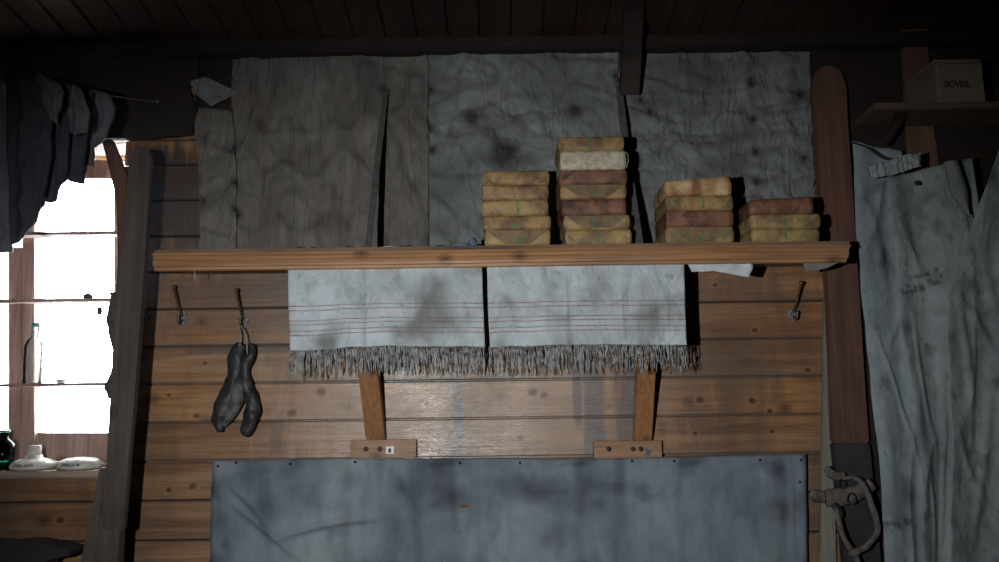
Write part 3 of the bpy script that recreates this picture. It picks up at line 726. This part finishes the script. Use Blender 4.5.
stacks = [
 (1, [(485, 549.8, 230, 244, T2, 'v', 1, 'bottom tan paper parcel of the leftmost stack on the shelf'),
      (483.6, 550.2, 215.8, 230, T, 'V', 1, 'second tan parcel from the bottom in the leftmost stack'),
      (482, 547.6, 200, 215.8, T2, 'n', 3, 'middle parcel of the leftmost stack with the brightest green stamp'),
      (482, 548, 185, 200, X2, 'l', 1, 'fourth parcel up in the leftmost stack, purple stained at its right end'),
      (483.6, 548.8, 170.5, 185, T, 'V', 0, 'top tan parcel of the leftmost stack on the shelf')]),
 (2, [(566, 631, 230, 243, T2, 'V', 3, 'bottom tan parcel of the tallest stack with a green stamp'),
      (564.5, 629, 215.4, 230, T2, 'v', 3, 'second parcel from the bottom in the tallest stack, bright green script on it'),
      (562, 626, 199, 215.4, R_, 'n', 0, 'lower red-brown parcel in the tallest stack with a dark blot'),
      (561, 626, 184.6, 199, T, 'v', 1, 'tan parcel between the two red-brown ones in the tallest stack'),
      (560, 626.5, 169.5, 184.6, R_, 'l', 0, 'upper red-brown parcel in the tallest stack under the pale one'),
      (561, 625.5, 151, 169.5, P_, 'n', 0, 'pale linen-wrapped parcel second from the top of the tallest stack'),
      (559, 623.4, 137, 151, T, 'V', 2, 'topmost brown paper parcel of the tallest stack')]),
 (3, [(666.7, 733, 227, 240.5, T2, 'v', 1, 'bottom tan parcel of the four-high stack right of the tallest stack'),
      (667.4, 732.8, 210.5, 227, R_, 'l', 0, 'dark red-brown parcel second from the bottom of the four-high stack'),
      (666.7, 732.5, 195.6, 210.5, T, 'V', 3, 'tan parcel below the orange-stained top one in the four-high stack'),
      (665.8, 730.8, 181, 195.6, O_, 'n', 0, 'slanting orange-stained parcel on top of the four-high stack')]),
 (4, [(752.6, 819, 228.5, 240, T2, 'n', 2, 'bottom tan parcel of the shortest stack at the right end of the shelf'),
      (752, 820, 214, 228.5, T2, 'r', 3, 'middle tan parcel of the shortest stack with a green stamp'),
      (751, 813, 199.5, 214, R_, 'n', 0, 'slanting brown parcel on top of the shortest stack')])]
random.seed(11)
for si, rows in stacks:
    zc = zt+.0004
    for r, (a, b, y0, y1, m, fold, st, lab) in enumerate(rows):
        h = W(a, y0, YP).z-W(a, y1, YP).z if r else W(a, y0, YP).z-zt
        xa, xb = W(a, (y0+y1)/2, YP).x, W(b, (y0+y1)/2, YP).x
        tilt = {(3, 3): .011, (4, 2): .007}.get((si, r), 0)
        yj = YP+random.uniform(-.002, .003)
        top = thing('paper_parcel', ((xa+xb)/2, yj+PD/2, zc), lab, 'parcel', 'wrapped parcels stacked on the wall shelf')
        z0, z1 = zc, zc+h-.0004
        g = parcel_geo(xa, xb, yj, yj+PD, z0, z1, si*7+r, tilt)
        build('wrapping', g, m, top, True)
        yf = yj-.0022
        H = z1-z0; in_ = .003; fm = M_fold if m in (T, T2, X2) and (si+r) % 2 else m
        def tri(pts, nm='folded_flap'):
            build(nm, prism([Vector((px, yf-(.0003), pz)) for px, pz in pts], .0009), fm, top)
            gl_ = []
            for (ax, az), (bx, bz) in zip(pts, pts[1:]+pts[:1]):
                if abs(ax-bx) > .004 and abs(az-bz) > .004: build('crease', tube([Vector((ax, yf-.0006, az)), Vector((bx, yf-.0006, bz))], .0006, 5), M_crease if m is not M_red else M_paper, top)
        d = H*1.15
        if fold in 'Vl': tri([(xa+in_, z1-in_), (xa+in_, z0+in_), (xa+in_+d*.55, z0+in_)] if fold == 'V' else [(xa+in_, z1-in_), (xa+d, z1-in_), (xa+in_, z0+in_)])
        if fold in 'V': tri([(xb-in_, z1-in_), (xb-in_, z0+in_), (xb-in_-d*.6, z0+in_)])
        if fold == 'v':
            tri([(xa+in_, z1-in_), (xa+in_+d, z0+in_), (xb-in_-d, z0+in_), (xb-in_, z1-in_)])
        if fold == 'r': tri([(xb-in_, z1-in_), (xb-in_, z0+in_), (xb-in_-d, z0+in_)])
        if st:
            cx = xa+(xb-xa)*random.uniform(.44, .56); gl = []
            n = 2+st*2
            for q in range(n):
                zq = z0+in_+(H-2*in_)*(q+.5)/n; ww = random.uniform(.002, .0045); dx = random.uniform(-.0015, .0015)
                hh = (H-2*in_)/n*random.uniform(.3, .5)
                if st == 1 and q > 1: continue
                gl.append(prism([Vector((cx+dx-ww, yf-.0007, zq+hh*.4)), Vector((cx+dx+ww*.6, yf-.0007, zq+hh)), Vector((cx+dx+ww, yf-.0007, zq-hh*.2)), Vector((cx+dx-ww*.5, yf-.0007, zq-hh))], .0004))
            build('green_stamp', join(*gl), M_stamp, top, label='green ink stamp')
        if m is P_:
            build('string_end', tube(smoothpts([Vector((xb+.002, yj+.004, z1-.004)), Vector((xb+.006, yj, z1-.012)), Vector((xb+.0065, yj, z1-.024)), Vector((xb+.0025, yj+.003, z0+.003))]), .0009, 6), M_cord, top)
        zc += h

# ------------------------------------------------------------------ bits on the shelf
def blob(c, sx, sy, sz, seed, n=8):
    v, f = ball(Vector((0, 0, 0)), 1, 14); c = Vector(c); out = []
    for p in v:
        q = p*(1+.45*noise.noise(p*1.6+Vector((seed, 0, 0)))); q = Vector((q.x*sx, q.y*sy, max(-.9, q.z)*sz+.9*sz)); out.append(c+q)
    return out, f
cc = W(471, 244, -.232); cc.z = zt+.0003
rb = thing('blue_rag', cc, 'small rolled blue rag on the shelf left of the parcels', 'rag')
build('wad', blob(cc+Vector((.004, 0, 0)), .012, .014, .0115, 3), M_bluerag, rb, True)
build('tail', blob(cc+Vector((-.022, 0, 0)), .022, .012, .0045, 5), M_bluerag, rb, True)
for k, (px, wd, m, lab) in enumerate(((390, .022, M_scrap, 'pale plaster scraps on the shelf at the foot of the left strap'), (408, .016, M_dcord, 'black crumbs on the shelf right of the left strap'),
                          (302, .012, M_dcord, 'small black crumb on the left part of the shelf'), (442, .014, M_dcord, 'flat black crumb on the shelf left of the blue rag'), (350, .014, M_dcord, 'thin black crumb on the shelf left of the strap'))):
    cc = W(px, 246, -.225); cc.z = zt+.0003
    build('debris_scrap', blob(cc, wd, .018, .0028, k*3+1), m, None, True, label=lab, cat='debris', group='scraps on the shelf')
# straps
def strap(p, q, w, lab, sag, nailz):
    t = thing('hanging_strap', q, lab, 'strap', 'straps hanging over the shelf')
    p, q = Vector(p), Vector(q); V = []; Fc = []; n = 24
    for i in range(n+1):
        s = i/n; c = p.lerp(q, s)+Vector((sag*math.sin(PI*s), .012*math.sin(PI*s), 0))
        for a, b in ((-1, 0), (1, 0), (1, 1), (-1, 1)): V.append(c+Vector((a*w/2, b*.0022, 0)))
    for i in range(n):
        for k in range(4): Fc.append((i*4+k, i*4+(k+1) % 4, (i+1)*4+(k+1) % 4, (i+1)*4+k))
    Fc += [(0, 1, 2, 3), (n*4+3, n*4+2, n*4+1, n*4)]
    build('webbing', (V, Fc), M_strap, t)
    build('nail', lathe([(.004, 0), (.004, .002), (.001, .0035)], p+Vector((0, -.001, -.008)), 10, 'Y'), M_tack, t)
q = W(368, 247, -.225); q.z = zt+.001
strap(W(386, 89, -.022), q, .0155, 'grey strap slanting down to the shelf above the left towel', -.003, 0)
q = W(640, 244, -.19); q.z = zt+.001
strap(W(618, 78, -.035), q, .0185, 'grey strap slanting down behind the tallest parcel stack', 0, 0)

# ------------------------------------------------------------------ towels
YT = -.238; ztu = zt-.0502
def towel(x0, x1, hem, lab, seed, top_y, dirts):
    t = thing('fringed_towel', W((x0+x1)/2, 372, YT), lab, 'towel', 'striped fringed towels hanging from the shelf')
    top = [(x0, top_y[0]), (x1-2, top_y[1])]
    sp = spots(dirts)
    def disp(u, v, x, y):
        d = .007*math.sin(u*11+seed+1.5*math.sin(u*5))*v+.003*fbm(x*.03, y*.012, seed, 2)*v+.0018*ridge(x*.03, y*.02, seed)
        d += crease(x, y, [((x0+x1)/2-30+seed*5, 262, (x0+x1)/2-28+seed*5, 350, 2.5, -.007, 1), (x0+50, 262, x0+58, 350, 6, .005, 2), (x1-60, 262, x1-66, 350, 5, .005, -2), (x1-35, 262, x1-20, 320, 4, .003, 3), (x0+8, 262, x0+30, 350, 4, .004, 2), (x0+120, 270, x0+60, 330, 5, .002, 2)])
        return d
    def st(u, v, x, y):
        s = sp(x, y)*.55+max(0, fbm(x*.03, y*.03, seed+3, 4)-.05)*.7+.25*max(0, 1-abs(x-(x0+x1)/2+28-seed*5)/3.0)+max(0, v-.93)*6*.35*abs(fbm(x*.2, 0, 1))  # blotches, a darker line along the middle crease, dirty hem
        if random.random() < .004: s += .5
        return min(.85, s)
    bot = [(x0+3+ (x1-x0-3)*k/10, h) for k, h in enumerate(hem)]
    right = [(x1-2, top_y[1]), (x1-1, 300), (x1+1, hem[-1])]
    left = [(x0, top_y[0]), (x0+1, 310), (x0+3, hem[0])]
    bot[-1] = (x1+1, hem[-1])
    g, s, uv = cloth(top, bot, left, right, 110, 50, YT, disp, t=.0012, stain=st)
    build('cloth', g, M_towel, t, True, attr=s, uv=uv)
    # knotted fringe
    gl = []; n = 150
    base = g[0][50*111:51*111]
    for k in range(n):
        u = (k+random.uniform(-.4, .4)*1.0)/n; u = min(1, max(0, u)); p = base[int(u*110)].copy()
        p.x += random.uniform(-.001, .001); p.z += .001
        L = random.uniform(.052, .07) if random.random() > .12 else random.uniform(.03, .05)
        cl = round(u*30)/30; xt = base[int(min(1, cl)*110)].x
        dx = (xt-p.x)*random.uniform(.1, .8)+random.gauss(0, .0022)
        pts = []
        for q in range(7):
            s_ = q/6; pts.append(p+Vector((dx*s_**1.3+.0014*math.sin(q*1.7+k), -.003*s_*math.sin(k*1.3)+.001*math.sin(q+k), -L*s_)))
        gl.append(tube(pts, [.0016, .0017, .0014, .0016, .0012, .0013, .0008], 5))
    build('fringe', join(*gl), M_fringe, t, True, kind='stuff')
towel(288, 484, [351, 351, 349, 347, 347, 346, 346.5, 347, 347, 346.5, 347], 'left striped linen towel with knotted fringe, grey smudges towards its right', 1, (269.5, 266.5), [(435, 300, 16), (425, 318, 20), (450, 322, 15), (330, 342, 9), (410, 335, 12), (440, 285, 10), (395, 330, 8)])
towel(487, 686, [348, 346, 346.5, 345.5, 345, 345, 344.5, 345, 345, 345, 345], 'right striped linen towel with knotted fringe and a sharp vertical crease', 2.4, (266.5, 263), [(500, 345, 8), (560, 320, 9), (505, 300, 7), (667, 276, 2.5), (671, 276, 2)])
# torn rags under the shelf end
sheet('torn_rag', M_rag, None, ([(688, 264), (752, 262)], rag([(692, 272), (715, 271), (749, 277)], 1.2, 12, 3), [(688, 264), (692, 272)], [(752, 262), (753, 268), (749, 277)], 20, 8, YT, lambda u, v, x, y: .002*fbm(x*.1, y*.1, 1)), label='torn white rag remnant under the shelf right of the towels', cat='rag')
sheet('torn_rag', M_rag2, None, (rag([(803, 262), (838, 260)], .6, 6), rag([(806, 272), (822, 270), (839, 262.5)], 1.4, 10, 6), [(803, 262), (806, 272)], [(838, 260), (839, 262.5)], 16, 6, YT, lambda u, v, x, y: .002*fbm(x*.1, y*.1, 2)), label='torn grey-brown rag remnant under the right end of the shelf', cat='rag')
build('shelf_thread', tube([W(194, 270, YT), W(195, 275, YT), W(194.5, 280, YT)], .0012, 6), M_cord, None, label='short pale thread hanging under the left end of the shelf', cat='thread')

# ------------------------------------------------------------------ hooks
def hook(px, py, dx, lab):
    c = W(px, py, -.002)
    t = thing('coat_hook', c, lab, 'hook', 'coat hooks on the board wall')
    pl = []
    for k in range(16):
        a = 2*PI*k/16; r = .014*(1+.22*math.cos(a*4)); pl.append(c+Vector((r*math.cos(a)*.85, 0, r*math.sin(a)*1.25)))
    build('plate', prism(pl, -.004, .0012), M_zinc, t)
    e = Vector((dx*.0023, -.052, .072))
    pr = smoothpts([c+Vector((0, -.004, .006)), c+Vector((dx*.0006, -.022, .022)), c+Vector((dx*.0014, -.036, .046)), c+e])
    build('upper_prong', join(tube(pr, interp([.0042, .0034, .003, .003], len(pr)), 8), ball(c+e+Vector((0, 0, .002)), .0055)), M_iron, t, True)
    pr = smoothpts([c+Vector((0, -.004, -.006)), c+Vector((0, -.018, -.016)), c+Vector((0, -.028, -.012)), c+Vector((0, -.031, -.002))])
    build('lower_hook', join(tube(pr, .0032, 8), ball(c+Vector((0, -.031, .001)), .005)), M_iron, t, True)
    return c
hook(146, 316, -3, 'coat hook mostly hidden behind the leaning board')
hook(183, 318, -3.5, 'empty coat hook on the boards left of the one with leather mitts')
c2 = hook(244, 321, -3.0, 'coat hook from which the leather mitts hang')
hook(793, 314, 3.0, 'empty coat hook on the boards right of the towels')
# mitts
mt = thing('leather_mitts', W(238, 436, -.03), 'pair of shrivelled dark leather mitts hanging by a cord from a hook', 'mitts')
def mitt(pts, rad, m, parent, flat=.5, nm='mitt', jit=.005, **kw):
    P = smoothpts([W(a, b, -.035) for a, b in pts], 5); R = interp(rad, len(P))
    R = [r*2.1/F*(1+.05*math.sin(i*.9)) for i, r in enumerate(R)]
    return build(nm, tube(P, R, 16, flat, jit=jit), m, parent, True, **kw)
mitt([(242, 344), (238, 350), (235, 362), (234, 378), (229, 392), (223, 408), (219, 420), (220, 431)], [4, 7, 7.5, 6.5, 9, 10, 8, 3.5], M_leather, mt)
mitt([(240, 378), (238, 390), (235, 402), (230, 414), (224, 426)], [4, 7, 7, 6, 2], M_leather2, mt, .75, 'cuff_lining', label='grey worn inside of the mitt')
mitt([(247, 346), (250, 352), (246, 364), (244, 378), (248, 392), (252, 402), (251, 415), (247, 428), (244, 436)], [4, 6.5, 6, 6, 7, 7, 8, 7, 3.5], M_leather, mt, .55)
cp = [W(240, 346, -.05), W(240.5, 334, -.04), c2+Vector((-.003, -.028, -.017)), c2+Vector((.002, -.028, -.017)), W(245.5, 334, -.045), W(247.5, 354, -.055)]
build('cord', tube(smoothpts(cp), .0017, 7), M_cord, mt, True)

# ------------------------------------------------------------------ lower canvas
def ll(a, b): return [a, b]
cseg = [(280, 538, 378, 518, 3.5, .012, 4), (222, 496, 300, 560, 4, .010, 2), (230, 485, 268, 528, 5, .010, 3), (218, 470, 225, 540, 6, .008, 2), (212, 467, 340, 463, 3, -.004, 0), (450, 464, 640, 460, 5, .004, 0), (790, 462, 793, 562, 2.5, .005, 0), (600, 540, 650, 480, 14, .005, 4), (400, 530, 520, 515, 8, .004, 5), (450, 500, 470, 560, 6, .004, 2)]
spc = spots([(222, 520, 9), (216, 490, 8), (590, 480, 14), (560, 530, 13), (640, 490, 10), (545, 540, 9), (225, 545, 5), (250, 470, 14), (290, 468, 12), (690, 465, 10), (780, 470, 9), (440, 470, 9), (400, 490, 10), (350, 480, 11), (600, 505, 8)])
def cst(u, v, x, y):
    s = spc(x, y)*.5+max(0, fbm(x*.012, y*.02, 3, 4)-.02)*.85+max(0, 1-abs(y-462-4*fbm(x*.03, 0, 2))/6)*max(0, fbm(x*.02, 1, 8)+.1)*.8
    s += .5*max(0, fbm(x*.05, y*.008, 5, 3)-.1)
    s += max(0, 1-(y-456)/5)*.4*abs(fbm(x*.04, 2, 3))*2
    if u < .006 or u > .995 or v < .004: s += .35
    s += .5*crease(x, y-2.5, [(280, 538, 378, 518, 2.2, 1, 4), (230, 485, 268, 528, 2.2, 1, 3), (222, 496, 300, 560, 1.8, .7, 2)])  # darker lines drawn just under the creases
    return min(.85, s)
cv = thing('hanging_canvas', W(508, 640, -.03), 'large blue-grey canvas sheet tacked to the boards below the shelf', 'canvas sheet')
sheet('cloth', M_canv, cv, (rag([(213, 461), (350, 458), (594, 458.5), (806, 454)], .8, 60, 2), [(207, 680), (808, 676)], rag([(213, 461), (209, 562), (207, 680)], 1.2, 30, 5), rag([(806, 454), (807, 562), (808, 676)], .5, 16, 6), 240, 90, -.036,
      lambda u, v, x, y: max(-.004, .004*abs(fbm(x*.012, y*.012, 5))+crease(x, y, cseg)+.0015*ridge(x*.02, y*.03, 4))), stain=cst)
for px, py in ((218, 466), (236, 459.5+3), (290, 464), (355, 462), (460, 463), (520, 463), (632, 461), (674, 461), (760, 460), (801, 460), (800, 482)):
    p = W(px, py, -.041)
    build('tack', lathe([(.0035, 0), (.003, .0016), (.0004, .0024)], p, 8, 'Y'), M_tack, cv, True)
p = W(464, 506, -.043)
build('rust_mark', prism([p+Vector((.012*math.cos(a*PI/6)*(1+.2*math.sin(a*3)), 0, .0035*math.sin(a*PI/6))) for a in range(12)], .0006), plain('orange rust', (.2, .1, .03), .9, c2=(.12, .08, .05), scale=200), cv, label='orange rust stain')
# floor-side batten behind the sheet keeps it off the boards

# ------------------------------------------------------------------ hanging canvases on the right
def folds(k, amp, ph, seed, warp=.15, cs=()):
    def f(u, v, x, y):
        uu = u+warp*fbm(u*1.5, v*1.2, seed, 2)
        w_ = math.sin(uu*k*PI+ph)
        return amp*(.5+.5*w_)*(.35+.65*v)+.010*ridge(x*.014, y*.004, seed)+.004*fbm(x*.03, y*.012, seed, 2)+.0015*ridge(x*.05, y*.03, seed+2)+.55*crease(x, y, cs)
    return f
def bst(seed, seams=(), cs=()):
    def f(u, v, x, y):
        s = max(0, fbm(x*.05, y*.04, seed, 4)-.12)*.8+crease(x-1.5, y-1.5, cs)*20  # blotches, with darker lines drawn beside the folds
        h = noise.noise(Vector((x*.35, y*.35, seed)))
        if h > .52 and fbm(x*.03, y*.03, seed+4, 2) > 0: s += .5
        for (x0, y0, x1, y1) in seams:
            if x0 <= x <= x1:
                yy = y0+(y1-y0)*(x-x0)/(x1-x0)+1.5*math.sin(x*.2)
                if abs(y-yy) < 1.3 and noise.noise(Vector((x*.8, y*.3, 2))) > -.25: s += .7
        return min(.85, s)
    return f
c1 = [(873, 335, 918, 462, 2.2, .011, 2), (885, 350, 906, 296, 3, .008, -2), (862, 200, 885, 290, 5, .01, 3), (878, 400, 890, 520, 6, .008, 2)]
c2_ = [(890, 222, 962, 178, 2.5, .010, 3), (892, 240, 945, 226, 2.5, .009, 2), (893, 262, 940, 252, 3, .008, 2), (912, 320, 934, 450, 3, .012, -3), (940, 330, 941, 540, 2.5, .013, 2), (925, 465, 932, 560, 3, .01, 2), (888, 200, 950, 172, 2, .008, 1), (955, 200, 975, 300, 4, .01, 3)]
c3 = [(946, 292, 990, 345, 3, .012, 4), (955, 300, 968, 430, 4, .012, 3), (975, 250, 999, 330, 5, .01, 2), (950, 430, 985, 500, 4, .01, -4), (990, 380, 970, 540, 5, .012, 3), (960, 480, 999, 440, 3, .007, 2)]
f1 = folds(2.2, .03, .5, 3, cs=c1)
sheet('canvas_sheet', M_bag2, None, ([(851, 142), (900, 152)], [(874, 690), (945, 690)], rag([(851, 142), (853, 230), (863, 330), (874, 450), (881, 562), (884, 690)], 1.2, 24, 4), [(900, 152), (915, 300), (935, 450), (945, 690)], 60, 150, -.07, f1),
      stain=bst(2, [(870, 522, 915, 521), (870, 526, 915, 525)], c1), label='blue-white canvas sheet hanging next to the red-brown post behind the others', cat='canvas sheet', group='hanging canvases on the right')
f2 = folds(3.0, .045, 1.2, 8, cs=c2_)
bg = thing('canvas_bag', W(935, 562, -.16), 'dirty white canvas bag with ruffled top hanging in the middle under the side shelf', 'bag', 'hanging canvases on the right')
sheet('body', M_bag, bg, ([(884, 180), (905, 174), (940, 166), (972, 158)], [(914, 690), (985, 690)], rag([(884, 180), (890, 240), (894, 290), (896, 330), (908, 390), (915, 460), (914, 562), (914, 690)], 1, 24, 2), [(972, 158), (980, 240), (985, 400), (985, 690)], 80, 150, -.135, f2),
      stain=bst(5, [(895, 292, 940, 278), (898, 296, 938, 283), (900, 280, 936, 272)], c2_))
sheet('ruffled_hem', M_bag, bg, (rag([(868, 166), (890, 160), (922, 152)], 1.5, 16, 2), rag([(872, 178), (895, 176), (922, 166)], 2, 16, 4), [(868, 166), (872, 178)], [(922, 152), (922, 166)], 50, 8, -.18, lambda u, v, x, y: .004*math.sin(u*47+3*math.sin(u*9))*(.4+v*.6)+.008*fbm(x*.16, y*.2, 4)), t=.004)
sheet('dark_flap', M_garm2, bg, ([(944, 162), (958, 160)], [(965, 214), (970, 218)], [(944, 162), (950, 190), (965, 214)], [(958, 160), (968, 190), (970, 218)], 10, 20, -.20, lambda u, v, x, y: .01*math.sin(u*PI)), t=.003, label='darker grey flap edge')
build('hole', lathe([(.007, 0), (.006, .0008), (.001, .001)], W(917, 183, -.185), 6, 'Y'), M_dcord, bg)
f3 = folds(2.4, .05, 2.2, 12, cs=c3)
sheet('canvas_sheet', M_bag, None, ([(1000, 134), (1080, 120)], [(943, 690), (1090, 690)], rag([(1000, 134), (985, 172), (966, 225), (943, 288), (941, 330), (941, 450), (943, 690)], .8, 30, 3), [(1080, 120), (1090, 690)], 90, 150, -.22, f3),
      stain=bst(9, (), c3), label='dirty grey-white canvas sheet hanging in front at the right edge of the photo', cat='canvas sheet', group='hanging canvases on the right')

# ------------------------------------------------------------------ leather harness on the post
hz = thing('leather_harness', W(848, 556, -.10), 'dusty leather harness with ring and looped strap hung on the post foot', 'harness')
def band(name, pts, w, y, m, flat=.35, seg=8, **kw):
    P = smoothpts([W(a, b, y+(pts[k][2] if len(pts[k]) > 2 else 0)) for k, (a, b, *_) in enumerate(pts)], 5)
    ww = interp(w, len(P)) if hasattr(w, '__len__') else [w]*len(P)
    return build(name, tube(P, [q*2.0/F for q in ww], seg, flat, jit=.0015), m, hz, True, **kw)
band('cuff', [(826, 498), (840, 497), (854, 494), (864, 489), (872, 484)], [8.5, 9, 8, 7, 6.5], -.085, M_harn, .35, 12)
band('strap_end', [(810, 493), (816, 496), (824, 497), (830, 499)], [4, 6, 6, 5], -.075, M_leather2, .35)
band('strap_end', [(826, 468), (832, 474), (838, 476), (845, 474)], [3.5, 5, 5, 2], -.075, M_harn, .5)
band('loop_strap', [(842, 478), (854, 478), (863, 484), (870, 500), (876, 520), (877, 532), (868, 545), (856, 553)], [1.8, 2, 3, 3.2, 3.2, 3, 3, 2.6], -.115, M_harn, .5)
band('loop_strap', [(836, 508), (839, 522), (845, 540), (853, 552), (858, 562), (861, 575)], [2.4, 2.6, 2.8, 3, 2.6, 2.4], -.115, M_harn, .5)
band('knot', [(849, 551), (854, 553), (860, 550)], [3.5, 4.2, 3], -.118, M_harn, .8)
def ring(c, r, rr, m, nm='ring', n=20):
    P = [c+Vector((r*math.cos(2*PI*k/n), .002*math.sin(4*PI*k/n), r*math.sin(2*PI*k/n)*1.15)) for k in range(n+1)]
    build(nm, tube(P, rr, 6), m, hz, True)
ring(W(851.5, 498.5, -.11), .0105, .0016, M_ring)
ring(W(841, 484, -.10), .009, .0014, M_ring, 'buckle', 14)
band('dark_tab', [(834, 504), (839, 512), (842, 517)], [3, 4.5, 1.5], -.105, M_leather, .5)

# ------------------------------------------------------------------ clothes on the line
YC = -.30
line = smoothpts([W(-60, 52, YC), W(0, 66, YC), W(60, 84, YC+.03), W(112, 96, YC+.07), W(157.5, 101.5, -.03)], 8)
cl = thing('clothes_line', W(157.5, 101.5, -.03), 'thin line strung from a nail to the left across the window head', 'line')
build('string', tube(line, .0011, 6), M_cord, cl, True)
build('nail', tube([W(157.5, 101.5, -.036), W(157.5, 101.5, -.0215)], [.003, .002], 8), M_zinc, cl)
def garment(lab, cat, nm, m, top, bottom, left, right, y, seed, amp=.02, th=.012):
    f = lambda u, v, x, yy: amp*math.sin(PI*u)*(.6+.4*math.sin(u*9+seed+v*2))+.008*ridge(x*.04, yy*.02, seed)+.005*fbm(x*.06, yy*.05, seed)
    return sheet(nm, m, None, (top, bottom, left, right, 30, 50, y, f), t=th, label=lab, cat=cat, group='dark clothes drying on the line')
garment('longest dark garment on the line, at the left edge in front of the window', 'clothing', 'hanging_garment', M_garm2, [(-60, 56), (12, 66)], [(-60, 258), (0, 253), (10, 251)], [(-60, 56), (-60, 258)], [(12, 66), (14, 160), (14, 220), (10, 251)], YC-.03, 1)
garment('dark blue garment with rounded hem second from the left on the line', 'clothing', 'hanging_garment', M_garm, [(6, 66), (38, 74)], [(12, 244), (24, 238), (34, 228), (42, 205)], [(6, 66), (8, 160), (12, 244)], [(38, 74), (52, 110), (50, 160), (42, 205)], YC-.095, 3)
garment('dark woollen garment in the middle of the line reaching halfway down the window', 'clothing', 'hanging_garment', M_garm, [(34, 72), (74, 86)], [(36, 200), (50, 203), (58, 200), (66, 178)], [(34, 72), (30, 140), (36, 200)], [(74, 86), (72, 120), (68, 150), (66, 178)], YC-.05, 5)
garment('grey woollen sock-shaped piece hung high over the dark garments', 'sock', 'wool_sock', M_garm2, [(37, 73), (44, 75)], [(50, 118), (56, 124), (62, 104)], [(37, 73), (40, 95), (50, 118)], [(44, 75), (60, 84), (64, 92), (62, 104)], YC-.115, 7, .012)
garment('grey mitten-shaped piece with round end hung beside the sock', 'mitten', 'wool_mitten', M_garm2, [(72, 86), (80, 88)], [(70, 132), (76, 136), (86, 130)], [(72, 86), (69, 112), (70, 132)], [(80, 88), (89, 112), (86, 130)], YC-.085, 8, .012)
garment('narrow dark garment with square end fourth on the line above the window head', 'clothing', 'hanging_garment', M_garm, [(64, 84), (92, 92)], [(66, 177), (73, 183), (83, 184), (84, 168)], [(64, 84), (62, 130), (66, 177)], [(92, 92), (88, 130), (84, 168)], YC-.0, 10)
garment('rightmost dark garment on the line with a curved outer edge', 'clothing', 'hanging_garment', M_garm2, [(88, 90), (110, 95)], [(82, 168), (88, 168), (93, 166)], [(88, 90), (84, 130), (82, 168)], [(110, 95), (114.5, 107), (113.5, 119), (106, 135), (94, 148), (93, 166)], YC+.045, 12)
